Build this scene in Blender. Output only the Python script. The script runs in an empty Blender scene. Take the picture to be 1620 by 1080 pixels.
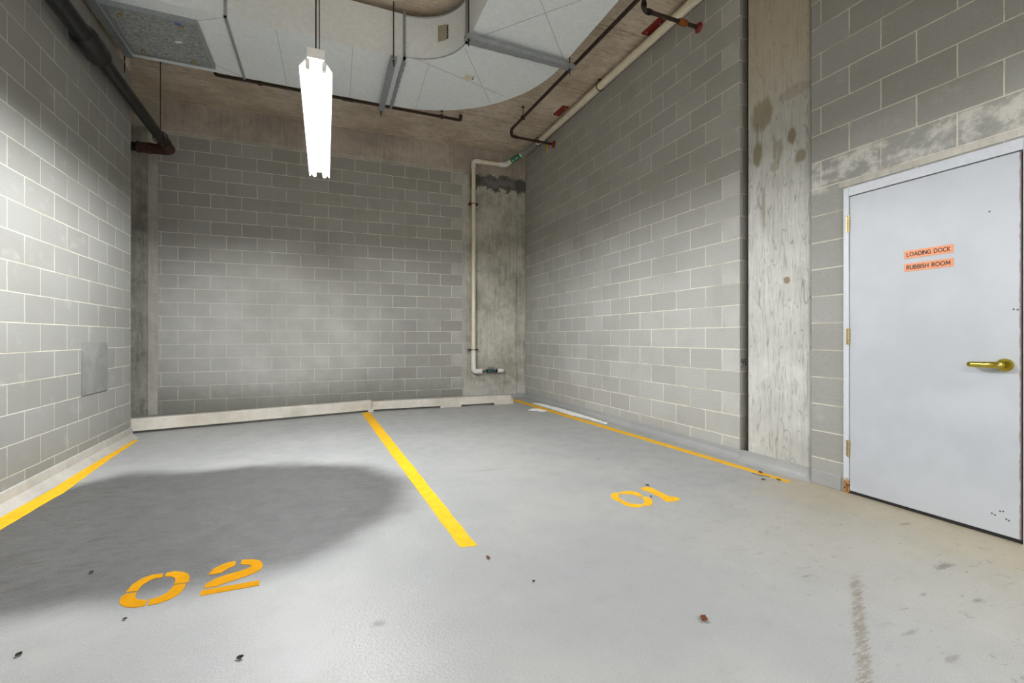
import bpy, bmesh, math, random
from math import pi, sin, cos, atan2, radians
from mathutils import Vector, Matrix, noise as mnoise
random.seed(7)
S = bpy.context.scene
COL = S.collection

# ------------------------------------------------------------------ camera
cd = bpy.data.cameras.new('camera'); cam = bpy.data.objects.new('camera', cd); COL.objects.link(cam)
cd.sensor_width = 36.0; cd.lens = 716.265 / 1620 * 36; cd.shift_y = -(540 - 533.678) / 1620 * 1.0
cd.clip_start = 0.05; cd.clip_end = 200
cam.location = (0, 0, 1.09); cam.rotation_euler = (pi / 2, 0, -0.391298)
S.camera = cam
# ------------------------------------------------------------------ world (ambient fill; room left open behind the camera) and exposure
S.view_settings.view_transform = 'Standard'; S.view_settings.look = 'None'
S.view_settings.gamma = 1.0; S.view_settings.use_curve_mapping = False
S.view_settings.exposure = 0.0
W = bpy.data.worlds.new('world'); S.world = W; W.use_nodes = True
bg = W.node_tree.nodes['Background']; bg.inputs[0].default_value = (1.0, 0.93, 0.83, 1); bg.inputs[1].default_value = 1.95
TUBE_STRENGTH = 430.0      # the lit lamp over the bays; two dimmer lamps added out of view as fill

# ------------------------------------------------------------------ helpers
def lin(r, g, b):
    f = lambda c: (c / 255 / 12.92) if c / 255 <= .04045 else ((c / 255 + .055) / 1.055) ** 2.4
    return (f(r), f(g), f(b), 1)

def tag(o, label=None, cat=None, group=None, kind=None):
    if label: o['label'] = label
    if cat: o['category'] = cat
    if group: o['group'] = group
    if kind: o['kind'] = kind
    return o

def empty(name, loc, label=None, cat=None, group=None, kind=None):
    o = bpy.data.objects.new(name, None); COL.objects.link(o); o.location = loc; o.empty_display_size = .1
    return tag(o, label, cat, group, kind)

def obj(name, bm, mat, parent=None, loc=None, smooth=False, uv=None, bevel=0):
    """bm is in world coordinates; the origin goes to loc (or the parent's place)."""
    origin = Vector(loc) if loc is not None else (parent_origin(parent) if parent else Vector((0, 0, 0)))
    bmesh.ops.recalc_face_normals(bm, faces=bm.faces)
    if uv: uv(bm)
    if origin.length > 0: bmesh.ops.translate(bm, verts=bm.verts, vec=-origin)
    me = bpy.data.meshes.new(name); bm.to_mesh(me); bm.free()
    if smooth:
        for p in me.polygons: p.use_smooth = True
    o = bpy.data.objects.new(name, me); COL.objects.link(o)
    if mat: me.materials.append(mat)
    if parent:
        o.parent = parent; o.location = origin - parent_origin(parent)
    else: o.location = origin
    if smooth and smooth != 'all':
        try: me.set_sharp_from_angle(angle=radians(40))
        except Exception: pass
    if bevel:
        m = o.modifiers.new('bevel', 'BEVEL'); m.width = bevel; m.segments = 2; m.limit_method = 'ANGLE'
    return o

def parent_origin(p):
    v = Vector((0, 0, 0))
    while p: v = v + p.location; p = p.parent
    return v

def BM(): return bmesh.new()

def box(bm, x0, x1, y0, y1, z0, z1, M=None):
    vs = [bm.verts.new(M @ Vector(c) if M else c) for c in
          [(x0, y0, z0), (x1, y0, z0), (x1, y1, z0), (x0, y1, z0), (x0, y0, z1), (x1, y0, z1), (x1, y1, z1), (x0, y1, z1)]]
    for f in [(0, 3, 2, 1), (4, 5, 6, 7), (0, 1, 5, 4), (1, 2, 6, 5), (2, 3, 7, 6), (3, 0, 4, 7)]: bm.faces.new([vs[i] for i in f])
    return bm

def prism(bm, pts, z0, z1):
    """vertical prism on a plan outline"""
    a = [bm.verts.new((p[0], p[1], z0)) for p in pts]; b = [bm.verts.new((p[0], p[1], z1)) for p in pts]; n = len(pts)
    bm.faces.new(a[::-1]); bm.faces.new(b)
    for i in range(n): bm.faces.new((a[i], a[(i + 1) % n], b[(i + 1) % n], b[i]))
    return bm

def extrude_profile(bm, prof, p0, p1, side, up=(0, 0, 1)):
    """profile points (s, t) -> s along side vector, t along up; swept p0 to p1"""
    side = Vector(side); up = Vector(up); n = len(prof)
    a = [bm.verts.new(Vector(p0) + side * s + up * t) for s, t in prof]
    b = [bm.verts.new(Vector(p1) + side * s + up * t) for s, t in prof]
    bm.faces.new(a[::-1]); bm.faces.new(b)
    for i in range(n): bm.faces.new((a[i], a[(i + 1) % n], b[(i + 1) % n], b[i]))
    return bm

def tube(bm, path, r, n=16, corner=0.0, cap=True):
    """round pipe along a path; r may be a list; corners rounded with radius 'corner'"""
    P = [Vector(p) for p in path]
    R = r if isinstance(r, (list, tuple)) else [r] * len(P)
    pts, rs = [], []
    for i, p in enumerate(P):
        if corner and 0 < i < len(P) - 1:
            a = (P[i - 1] - p); b = (P[i + 1] - p)
            if a.normalized().angle(b.normalized()) < pi - .05:
                c = min(corner, a.length * .49, b.length * .49); A = p + a.normalized() * c; B = p + b.normalized() * c
                for k in range(7):
                    t = k / 6; pts.append(A * (1 - t) ** 2 + p * 2 * t * (1 - t) + B * t * t); rs.append(R[i])
                continue
        pts.append(p); rs.append(R[i])
    rings = []; prev = None
    for i, p in enumerate(pts):
        d = (pts[min(i + 1, len(pts) - 1)] - pts[max(i - 1, 0)])
        d = d.normalized() if d.length > 1e-9 else Vector((0, 0, 1))
        if prev is None:
            u = d.cross(Vector((0, 0, 1)));
            if u.length < .1: u = d.cross(Vector((1, 0, 0)))
            u.normalize()
        else:
            u = prev - d * prev.dot(d); u.normalize()
        v = d.cross(u); prev = u
        rings.append([bm.verts.new(p + (u * cos(2 * pi * k / n) + v * sin(2 * pi * k / n)) * rs[i]) for k in range(n)])
    for a, b in zip(rings, rings[1:]):
        for k in range(n): bm.faces.new((a[k], a[(k + 1) % n], b[(k + 1) % n], b[k]))
    if cap: bm.faces.new(rings[0][::-1]); bm.faces.new(rings[-1])
    return bm

def ring(bm, c, axis, R, r, n=20, m=8):
    """torus around axis"""
    axis = Vector(axis).normalized(); u = axis.cross(Vector((0, 0, 1)))
    if u.length < .1: u = axis.cross(Vector((1, 0, 0)))
    u.normalize(); v = axis.cross(u); c = Vector(c); rings = []
    for i in range(n):
        a = 2 * pi * i / n; d = u * cos(a) + v * sin(a)
        rings.append([bm.verts.new(c + d * (R + r * cos(2 * pi * k / m)) + axis * (r * sin(2 * pi * k / m))) for k in range(m)])
    for i in range(n):
        A = rings[i]; B = rings[(i + 1) % n]
        for k in range(m): bm.faces.new((A[k], A[(k + 1) % m], B[(k + 1) % m], B[k]))
    return bm

def flat(bm, pts, z0, z1):
    """thin closed slab on an outline that may be concave"""
    from mathutils.geometry import tessellate_polygon
    n = len(pts); a = [bm.verts.new((p[0], p[1], z1)) for p in pts]; b = [bm.verts.new((p[0], p[1], z0)) for p in pts]
    for t3 in tessellate_polygon([[Vector((p[0], p[1], 0)) for p in pts]]):
        try: bm.faces.new([a[i] for i in t3]); bm.faces.new([b[i] for i in t3][::-1])
        except ValueError: pass
    for i in range(n): bm.faces.new((a[i], b[i], b[(i + 1) % n], a[(i + 1) % n]))
    return bm

def disc(bm, c, axis, r, t, n=24):
    axis = Vector(axis).normalized(); c = Vector(c)
    return tube(bm, [c, c + axis * t], r, n)

# ------------------------------------------------------------------ node helper
class NT:
    def __init__(s, name):
        s.m = bpy.data.materials.new(name); s.m.use_nodes = True; s.t = s.m.node_tree; s.b = s.t.nodes['Principled BSDF']
    def n(s, typ, **kw):
        nd = s.t.nodes.new(typ)
        for k, v in kw.items():
            if k.startswith('i_'):
                key = k[2:].replace('_', ' ')
                s.set(nd.inputs[key] if key in nd.inputs else nd.inputs[int(key)], v)
            else: setattr(nd, k, v)
        return nd
    def set(s, inp, v):
        if isinstance(v, bpy.types.NodeSocket): s.t.links.new(v, inp)
        else: inp.default_value = v
    def pos(s, scale=(1, 1, 1), loc=(0, 0, 0)):
        g = s.n('ShaderNodeNewGeometry'); m = s.n('ShaderNodeMapping'); s.set(m.inputs[0], g.outputs['Position'])
        m.inputs['Scale'].default_value = scale; m.inputs['Location'].default_value = loc; return m.outputs[0]
    def uv(s, loc=(0, 0, 0), scale=(1, 1, 1)):
        g = s.n('ShaderNodeTexCoord'); m = s.n('ShaderNodeMapping'); s.set(m.inputs[0], g.outputs['UV'])
        m.inputs['Location'].default_value = loc; m.inputs['Scale'].default_value = scale; return m.outputs[0]
    def noise(s, vec, scale, detail=4, rough=.55, dist=0):
        nd = s.n('ShaderNodeTexNoise'); s.set(nd.inputs['Vector'], vec); nd.inputs['Scale'].default_value = scale
        nd.inputs['Detail'].default_value = detail; nd.inputs['Roughness'].default_value = rough; nd.inputs['Distortion'].default_value = dist
        return nd.outputs[0]
    def math(s, op, a, b=0.0, c=None, clamp=False):
        nd = s.n('ShaderNodeMath', operation=op, use_clamp=clamp); s.set(nd.inputs[0], a); s.set(nd.inputs[1], b)
        if c is not None: s.set(nd.inputs[2], c)
        return nd.outputs[0]
    def ramp(s, v, a, b, lo=0.0, hi=1.0, smooth=True):
        nd = s.n('ShaderNodeMapRange', interpolation_type='SMOOTHSTEP' if smooth else 'LINEAR', clamp=True)
        s.set(nd.inputs[0], v); s.set(nd.inputs[1], a); s.set(nd.inputs[2], b); s.set(nd.inputs[3], lo); s.set(nd.inputs[4], hi); return nd.outputs[0]
    def mix(s, f, a, b, mode='MIX'):
        nd = s.n('ShaderNodeMix', data_type='RGBA', blend_type=mode); s.set(nd.inputs[0], f)
        s.set(nd.inputs[6], a); s.set(nd.inputs[7], b); return nd.outputs[2]
    def sep(s, v):
        nd = s.n('ShaderNodeSeparateXYZ'); s.set(nd.inputs[0], v); return nd.outputs
    def dist(s, c, sx=1, sy=1, sz=1):
        """scaled distance of the surface point from c"""
        return s.n('ShaderNodeVectorMath', operation='LENGTH', i_0=s.pos((sx, sy, sz), (-c[0] * sx, -c[1] * sy, -c[2] * sz))).outputs['Value']
    def bump(s, h, strength=.3, distance=.01, prev=None):
        nd = s.n('ShaderNodeBump'); nd.inputs['Strength'].default_value = strength; nd.inputs['Distance'].default_value = distance
        s.set(nd.inputs['Height'], h)
        if prev: s.set(nd.inputs['Normal'], prev)
        return nd.outputs[0]
    def out(s, color, rough=.8, metal=0.0, normal=None, spec=None):
        s.set(s.b.inputs['Base Color'], color); s.set(s.b.inputs['Roughness'], rough); s.set(s.b.inputs['Metallic'], metal)
        if normal: s.set(s.b.inputs['Normal'], normal)
        if spec is not None: s.set(s.b.inputs['Specular IOR Level'], spec)
        return s.m

def plain(name, col, rough=.6, metal=0.0, var=.12, nscale=30, bump=.1):
    t = NT(name); n = t.noise(t.pos(), nscale, 5)
    dark = tuple(c * (1 - var) for c in col[:3]) + (1,); lite = tuple(min(1, c * (1 + var)) for c in col[:3]) + (1,)
    c = t.mix(t.ramp(n, .3, .7), dark, lite)
    return t.out(c, rough, metal, t.bump(n, bump, .004))

# ------------------------------------------------------------------ materials
def block_mat(name, v_off, width=.4, efflo=None, basestain=0.0, blur=None, tone=1.0, mort=1.0, stub=None):
    t = NT(name); uv = t.uv((0, v_off, 0))
    # slightly wobbly joints
    wob = t.n('ShaderNodeTexNoise'); t.set(wob.inputs['Vector'], uv); wob.inputs['Scale'].default_value = 6; wob.inputs['Detail'].default_value = 3
    off = t.n('ShaderNodeVectorMath', operation='MULTIPLY_ADD'); t.set(off.inputs[0], wob.outputs['Color']); off.inputs[1].default_value = (.006, .006, 0)
    t.set(off.inputs[2], uv)
    br = t.n('ShaderNodeTexBrick', offset=.5, offset_frequency=2, squash=1, squash_frequency=2)
    t.set(br.inputs['Vector'], off.outputs[0])
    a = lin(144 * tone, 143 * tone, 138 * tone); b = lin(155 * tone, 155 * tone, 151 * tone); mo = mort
    for k, v in (('Color1', a), ('Color2', b), ('Mortar', lin(min(255, 204 * mo), min(255, 199 * mo), min(255, 184 * mo))), ('Scale', 1.0), ('Mortar Size', .0048), ('Mortar Smooth', .35), ('Bias', 0.0), ('Brick Width', width), ('Row Height', .2)):
        br.inputs[k].default_value = v
    fac = br.outputs['Fac']
    fine = t.noise(uv, 260, 2, .7); mid = t.noise(uv, 45, 4, .6); big = t.noise(uv, 1.7, 4, .6); patch = t.noise(uv, 4.5, 5, .65)
    c = br.outputs['Color']
    c = t.mix(t.math('MULTIPLY', t.ramp(fine, .35, .7), .22), c, lin(205, 203, 196))
    c = t.mix(t.math('MULTIPLY', t.ramp(fine, .52, .3), .22), c, lin(84, 82, 76))
    c = t.mix(t.math('MULTIPLY', t.ramp(mid, .4, .7), .12), c, lin(120, 114, 100))
    c = t.mix(t.math('MULTIPLY', t.ramp(patch, .56, .75), .3), c, lin(186, 184, 176))
    c = t.mix(t.math('MULTIPLY', t.ramp(big, .45, .7), .14), c, lin(118, 112, 100))
    # joints that are darker or browner in places
    c = t.mix(t.math('MULTIPLY', t.math('MULTIPLY', fac, t.ramp(t.noise(uv, 2.3, 3), .5, .62)), .45), c, lin(150, 136, 110))
    if stub:    # paler cut blocks at the wall end
        ps = t.sep(t.pos()); ax, lo, hi, zo = stub
        row = t.math('PINGPONG', t.math('FLOOR', t.math('DIVIDE', t.math('ADD', ps[2], stub[3] if ax else .005), .2)), 1.0)
        if not ax: row = row
        else: row = t.math('SUBTRACT', 1.0, row)
        m = t.math('MULTIPLY', t.math('MULTIPLY', t.math('GREATER_THAN', ps[ax], lo), t.math('LESS_THAN', ps[ax], hi)), t.math('MULTIPLY', row, t.math('SUBTRACT', 1.0, fac)))
        c = t.mix(t.math('MULTIPLY', m, t.ramp(t.noise(uv, 3.5, 5, .7), .35, .65, .1, .45)), c, lin(206, 206, 202))
    if efflo:
        z = t.sep(t.pos())[2]
        band = t.math('MULTIPLY', t.ramp(z, efflo[0] - .03, efflo[0] + .02), t.ramp(z, efflo[1] + .02, efflo[1] - .03))
        m = t.math('MULTIPLY', band, t.ramp(t.noise(uv, 7, 6, .7), .44, .62))
        c = t.mix(t.math('MULTIPLY', m, .6), c, lin(222, 220, 212))
    if blur:   # lamp brightness painted in as a paler lower middle, joints softened
        x0, x1, z0, z1 = blur; p = t.sep(t.pos())
        e = t.math('MULTIPLY', t.noise(uv, 2.0, 4), .5)
        m = t.ramp(t.math('ADD', t.dist(((x0 + x1) / 2, 7.85, (z0 + z1) / 2), 2 / (x1 - x0), 0, 2 / (z1 - z0)), e), 1.6, .75)
        lit_tint = t.mix(t.ramp(t.noise(uv, 2.2, 7, .6), .3, .7), lin(200, 201, 195), lin(220, 220, 215))
        lit_tint = t.mix(t.math('MULTIPLY', fac, .8), lit_tint, lin(244, 242, 234))
        c = t.mix(t.math('MULTIPLY', m, .8), c, lit_tint)
    if basestain:
        z = t.sep(t.pos())[2]
        m = t.ramp(t.math('ADD', z, t.math('MULTIPLY', t.noise(uv, 6, 6, .7), .5)), .75, .3)
        c = t.mix(t.math('MULTIPLY', m, basestain), c, lin(104, 102, 84))
    h = t.math('ADD', t.math('MULTIPLY', fac, -1.0), t.math('ADD', t.math('MULTIPLY', fine, .35), t.math('MULTIPLY', mid, .2)))
    return t.out(c, .92, 0, t.bump(h, .5, .004), .2)

M_block_R = block_mat('grey_block_right', .013, tone=1.17, mort=1.16, stub=(1, 2.9, 3.175, .013))  # tone differs per wall to even out lamp brightness
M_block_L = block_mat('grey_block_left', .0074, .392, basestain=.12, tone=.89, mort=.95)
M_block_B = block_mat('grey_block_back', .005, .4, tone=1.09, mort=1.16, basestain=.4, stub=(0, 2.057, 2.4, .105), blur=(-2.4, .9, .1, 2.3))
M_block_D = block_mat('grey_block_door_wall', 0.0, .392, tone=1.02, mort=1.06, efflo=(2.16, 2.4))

def concrete(name, c0, c1, streak=.3, drips=0.0, board=0.0, pits=.3, mottling=1.0, extra=None, rough=.85, vs=1.0):
    t = NT(name); p = t.pos(); big = t.noise(p, 1.6, 5, .62); mid = t.noise(p, 9, 6, .68); fine = t.noise(p, 130, 3, .7)
    st = t.noise(t.pos((16 * vs, 16 * vs, .9)), 1.6, 6, .7, .4)
    c = t.mix(t.ramp(big, .36, .64), c0, c1)
    dk = tuple(v * .45 for v in c0[:3]) + (1,); lt = tuple(min(1, v * 1.45) for v in c1[:3]) + (1,)
    c = t.mix(t.math('MULTIPLY', t.ramp(mid, .5, .72), .35 * mottling), c, dk)
    c = t.mix(t.math('MULTIPLY', t.ramp(mid, .46, .3), .35 * mottling), c, lt)
    c = t.mix(t.math('MULTIPLY', t.ramp(st, .5, .68), streak), c, dk)
    c = t.mix(t.math('MULTIPLY', t.ramp(st, .46, .34), streak * .7), c, lt)
    c = t.mix(t.math('MULTIPLY', t.ramp(fine, .55, .75), .25), c, dk)
    h = t.math('ADD', t.math('MULTIPLY', mid, .6), t.math('MULTIPLY', fine, .3))
    if board:    # timber-grain print of the formwork
        g = t.noise(t.pos((1.2, 14, 1)), 3.0, 6, .7, 1.2)
        c = t.mix(t.math('MULTIPLY', t.ramp(g, .47, .66), board), c, lin(92, 74, 56))
        c = t.mix(t.math('MULTIPLY', t.ramp(g, .48, .34), board * .6), c, lin(176, 164, 148))
        h = t.math('ADD', h, t.math('MULTIPLY', g, .5))
        y = t.sep(t.pos())[1]
        j = t.math('ABSOLUTE', t.math('SUBTRACT', t.math('FRACT', t.math('DIVIDE', t.math('ADD', y, t.math('MULTIPLY', mid, .02)), 1.21)), .43))
        c = t.mix(t.ramp(j, .006, .002, 0, .6), c, lin(60, 50, 42))
    if drips:    # thin looping run marks
        q = t.noise(t.pos((7, 7, .9)), 1.5, 1.2, .45, .25); l = t.math('ABSOLUTE', t.math('SUBTRACT', t.math('FRACT', t.math('MULTIPLY', q, 7.0)), .5))
        c = t.mix(t.math('MULTIPLY', t.ramp(l, .04, .012), drips), c, dk)
        q2 = t.noise(t.pos((15, 15, 1.0)), 1.0, 3, .5, .3); l2 = t.math('ABSOLUTE', t.math('SUBTRACT', t.math('FRACT', t.math('MULTIPLY', q2, 7.0)), .5))
        c = t.mix(t.math('MULTIPLY', t.ramp(l2, .09, .02), drips * .7), c, lin(122, 116, 98))
    if pits:
        v = t.n('ShaderNodeTexVoronoi', feature='F1'); t.set(v.inputs['Vector'], p); v.inputs['Scale'].default_value = 16
        m = t.math('MULTIPLY', t.ramp(v.outputs['Distance'], .09, .04), t.ramp(t.noise(p, 3, 3), .5, .6))
        c = t.mix(t.math('MULTIPLY', m, pits), c, lin(52, 48, 42)); h = t.math('SUBTRACT', h, m)
    if extra: c = extra(t, c)
    return t.out(c, rough, 0, t.bump(h, .35, .008), .25)

def col_extra(t, c):
    w = t.math('MULTIPLY', t.math('SUBTRACT', t.noise(t.pos((1, 1.3, .5)), 11, 7, .72), .22), 1.3)
    for (y, z, ry, rz, s) in [(2.74, 2.98, .115, .15, .75), (2.45, 3.04, .15, .055, .4), (2.48, 2.69, .045, .08, .85), (2.41, 2.51, .05, .06, .75), (2.79, 2.66, .05, .12, .8),
                           (2.60, 2.62, .05, .10, .45), (2.63, 2.5, .05, .05, .5), (2.52, 1.55, .03, .03, .85), (2.73, 2.18, .02, .2, .5), (2.79, 2.82, .02, .12, .45)]:
        d = t.math('ADD', t.dist((3.43, y, z), 0, 1 / ry, 1 / rz), w)
        c = t.mix(t.ramp(d, 1.45, 1.0, 0, s), c, lin(132, 120, 92))
    z = t.sep(t.pos())[2]     # browner towards the top
    c = t.mix(t.ramp(t.math('ADD', z, t.math('MULTIPLY', w, .5)), 2.95, 3.6, 0, .6), c, lin(178, 162, 130))
    return c
M_col = concrete('column_concrete', lin(184, 183, 177), lin(204, 203, 198), streak=.22, drips=.6, pits=.55, mottling=.45, extra=col_extra)

def colb_extra(t, c):
    w = t.math('MULTIPLY', t.noise(t.pos(), 9, 6, .7), .9)
    x, y, z = t.sep(t.pos()); w2 = t.math('MULTIPLY', t.math('SUBTRACT', t.noise(t.pos((1, 1, 1)), 5, 7, .72), .5), .55)
    zz = t.math('ADD', z, w2)
    band = t.math('MULTIPLY', t.ramp(t.math('ABSOLUTE', t.math('SUBTRACT', zz, 3.88)), .17, .10), t.ramp(x, 2.34, 2.42))
    c = t.mix(t.math('MULTIPLY', band, .8), c, lin(44, 42, 38))
    smear = t.math('MULTIPLY', t.ramp(t.math('ABSOLUTE', t.math('SUBTRACT', zz, 3.89)), .10, .04), t.ramp(t.math('ABSOLUTE', t.math('SUBTRACT', x, 2.93)), .36, .2))
    c = t.mix(t.math('MULTIPLY', smear, .75), c, lin(126, 126, 124))
    z = t.sep(t.pos())[2]
    c = t.mix(t.ramp(t.math('ADD', z, w), .95, .45, 0, .55), c, lin(196, 194, 188))
    return c
M_col_back = concrete('stained_back_concrete', lin(158, 155, 144), lin(196, 193, 182), streak=.42, drips=.12, pits=.3, extra=colb_extra, mottling=1.1)
M_col_left = concrete('dark_corner_concrete', lin(132, 130, 120), lin(168, 165, 154), streak=.45, drips=.2, pits=.2, mottling=1.3)
M_beam = concrete('light_block_concrete', lin(168, 158, 147), lin(192, 182, 170), streak=.3, pits=.2, mottling=.8)
M_ceiling = concrete('board_marked_ceiling', lin(196, 180, 158), lin(222, 208, 188), streak=.0, board=.5, pits=0, mottling=.7)
M_render = concrete('pale_render', lin(172, 168, 158), lin(196, 192, 182), streak=.25, pits=0, mottling=.5)
M_patch = concrete('cement_patch', lin(118, 118, 115), lin(138, 138, 135), streak=.0, pits=.2, mottling=.7)
M_kerb = concrete('wheel_stop_concrete', lin(186, 180, 168), lin(206, 200, 190), streak=.1, pits=.25, mottling=.6)
M_base = concrete('base_concrete', lin(158, 156, 150), lin(176, 173, 166), streak=.1, pits=.1, mottling=.6)

def floor_mat(name='painted_floor', plinth=False):
    t = NT(name); p = t.pos(); big = t.noise(p, .9, 5, .6); mid = t.noise(p, 6, 6, .7); fine = t.noise(p, 190, 2, .6); spk = t.noise(p, 75, 3, .6)
    c = t.mix(t.ramp(big, .38, .62), lin(152, 153, 153), lin(162, 162, 160))
    c = t.mix(t.math('MULTIPLY', t.ramp(mid, .52, .74), .28), c, lin(138, 136, 126))
    c = t.mix(t.math('MULTIPLY', t.ramp(spk, .66, .8), .25), c, lin(190, 192, 194))
    rough = t.ramp(mid, .3, .7, .30, .46)
    if not plinth:
        x, y, z = t.sep(p)
        # darker soft-edged oval in bay 02
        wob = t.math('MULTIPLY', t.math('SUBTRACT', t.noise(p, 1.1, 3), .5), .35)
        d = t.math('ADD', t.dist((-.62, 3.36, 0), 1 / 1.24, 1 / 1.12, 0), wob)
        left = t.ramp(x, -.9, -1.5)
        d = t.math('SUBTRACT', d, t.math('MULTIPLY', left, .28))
        mottle = t.noise(t.pos((2.2, 8, 1)), 4, 8, .78, .4)
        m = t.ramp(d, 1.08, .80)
        c = t.mix(t.math('MULTIPLY', m, .9), c, t.mix(t.ramp(mottle, .3, .7), lin(18, 18, 17), lin(62, 62, 60)))
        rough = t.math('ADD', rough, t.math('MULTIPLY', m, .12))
        # brown scuffs near the left wall
        sc = t.noise(t.pos((2.2, 7, 1), (3, 0, 0)), 2.6, 8, .78, .6)
        m = t.math('MULTIPLY', t.ramp(sc, .52, .62), t.ramp(t.dist((-1.35, 3.3, 0), 1 / .75, 1 / 1.2, 0), 1.1, .5))
        c = t.mix(t.math('MULTIPLY', m, .7), c, lin(46, 36, 22))
        # tan dust drifted along the door threshold
        dd = t.math('ADD', t.math('SUBTRACT', 3.4, x), t.math('MULTIPLY', t.math('SUBTRACT', t.noise(p, 2.5, 6, .7), .5), .9))
        near = t.math('MULTIPLY', t.ramp(dd, .75, .1), t.ramp(y, 2.75, 2.2))
        c = t.mix(t.math('MULTIPLY', near, .6), c, lin(176, 158, 118))
        far = t.math('MULTIPLY', t.ramp(dd, 1.9, .5), t.ramp(y, 2.6, 1.7))
        c = t.mix(t.math('MULTIPLY', far, .42), c, lin(160, 152, 128))
        # dark scuff marks in that corner and elsewhere
        s2 = t.noise(t.pos((5, 11, 1)), 2.4, 6, .75, .8)
        m = t.math('MULTIPLY', t.ramp(s2, .58, .68), t.ramp(x, 1.3, 2.3))
        c = t.mix(t.math('MULTIPLY', m, .7), c, lin(98, 92, 76))
        s3 = t.noise(t.pos((3, 12, 1), (5, 2, 0)), 1.8, 7, .75, .5)
        m = t.math('MULTIPLY', t.ramp(s3, .58, .70), t.math('MULTIPLY', t.ramp(t.dist((1.9, 4.9, 0), 1 / 1.6, 1 / 2.2, 0), 1.1, .5), .4))
        c = t.mix(m, c, lin(124, 120, 108))
        for (a, b, rx, ry, s) in [(2.73, 1.21, .085, .03, .75), (3.14, 1.57, .06, .02, .7), (2.50, 1.0, .04, .015, .7), (2.345, 1.11, .03, .012, .6),
                                  (2.03, 1.40, .03, .012, .6), (2.0, .985, .05, .015, .5), (1.97, .85, .05, .02, .5), (2.31, 3.12, .05, .03, .35), (1.28, 3.52, .2, .05, .25), (.19, 1.79, .035, .03, .5)]:
            w = t.math('MULTIPLY', t.noise(t.pos((1, 2.2, 1)), 38, 6, .8), 2.6)
            c = t.mix(t.ramp(t.math('ADD', t.dist((a, b, 0), .8 / rx, 1 / ry, 0), w), 2.2, 1.5, 0, s), c, lin(84, 80, 68))
        # dragged rubber streak running towards the camera
        along = t.math('DIVIDE', t.math('SUBTRACT', y, .80), .52)        # 0..1
        cx = t.math('ADD', 1.42, t.math('MULTIPLY', along, .83))
        e = t.math('ADD', t.math('ABSOLUTE', t.math('SUBTRACT', x, cx)), t.math('MULTIPLY', t.math('SUBTRACT', t.noise(t.pos((4, 26, 1)), 6, 5, .75), .5), .16))
        m = t.math('MULTIPLY', t.math('MULTIPLY', t.ramp(e, .05, .02), t.ramp(t.noise(t.pos((6, 30, 1)), 2.2, 6, .8), .40, .56)), t.math('MULTIPLY', t.ramp(y, 1.36, 1.26), t.ramp(y, .4, .7)))
        c = t.mix(t.math('MULTIPLY', m, .85), c, lin(112, 102, 80))
    v = t.n('ShaderNodeTexVoronoi', feature='F1'); t.set(v.inputs['Vector'], p); v.inputs['Scale'].default_value = 9
    m = t.math('MULTIPLY', t.ramp(t.math('ADD', v.outputs['Distance'], t.math('MULTIPLY', t.noise(p, 90, 2), .03)), .045, .03), t.ramp(t.noise(p, 1.7, 3), .47, .55))
    c = t.mix(t.math('MULTIPLY', m, .75), c, lin(70, 64, 54))
    c = t.mix(t.math('MULTIPLY', t.ramp(fine, .35, .7), .16), c, lin(196, 197, 196)); c = t.mix(t.math('MULTIPLY', t.ramp(fine, .5, .28), .16), c, lin(112, 112, 110))
    h = t.math('ADD', t.math('MULTIPLY', fine, .7), t.math('MULTIPLY', spk, 1.0))
    return t.out(c, rough, 0, t.bump(h, .42, .004), .5)
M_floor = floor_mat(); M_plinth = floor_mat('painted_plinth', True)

t = NT('yellow_paint'); p = t.pos(); n = t.noise(p, 14, 6, .7)
c = t.mix(t.ramp(n, .3, .7), lin(222, 164, 16), lin(236, 184, 40))
c = t.mix(t.math('MULTIPLY', t.ramp(t.noise(p, 5, 7, .75), .60, .72), .45), c, lin(158, 118, 40))
M_yellow = t.out(c, .7, 0, t.bump(t.noise(p, 120, 2), .15, .003), .2)
t = NT('dull_yellow_paint'); p = t.pos(); n = t.noise(p, 14, 6, .7)
c = t.mix(t.ramp(n, .3, .7), lin(178, 124, 0), lin(192, 134, 2))
c = t.mix(t.math('MULTIPLY', t.ramp(t.noise(p, 9, 7, .75), .58, .70), .35), c, lin(150, 104, 30))
M_yellow2 = t.out(c, .8, 0, t.bump(t.noise(p, 120, 2), .15, .003), .1)

def galv(name, base, metal=.55, rough=.5, spangle=.25, scale=40):
    t = NT(name); p = t.pos(); v = t.n('ShaderNodeTexVoronoi', feature='F1'); t.set(v.inputs['Vector'], p); v.inputs['Scale'].default_value = scale
    sepc = t.n('ShaderNodeSeparateColor'); t.set(sepc.inputs[0], v.outputs['Color'])
    dk = tuple(x * (1 - spangle) for x in base[:3]) + (1,); lt = tuple(min(1, x * (1 + spangle)) for x in base[:3]) + (1,)
    c = t.mix(sepc.outputs[0], dk, lt); n = t.noise(p, 3, 5, .6)
    c = t.mix(t.math('MULTIPLY', t.ramp(n, .5, .75), .2), c, dk)
    return t.out(c, rough, metal, t.bump(t.noise(p, 1.6, 2), .1, .03))
M_duct = galv('galvanised_duct', lin(226, 231, 232), .1, .5, .04)
M_panel = galv('spangled_panel', lin(158, 162, 160), .4, .6, .35, 70)
M_steel = galv('galvanised_steel', lin(164, 168, 172), .7, .42, .1)
M_white_metal = plain('white_enamel', lin(232, 232, 228), .35, 0, .02)
t = NT('translucent_white_reflector'); dfs = t.n('ShaderNodeBsdfDiffuse'); dfs.inputs[0].default_value = (.9, .9, .89, 1); trl = t.n('ShaderNodeBsdfTranslucent'); trl.inputs[0].default_value = (.95, .94, .92, 1)
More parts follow.
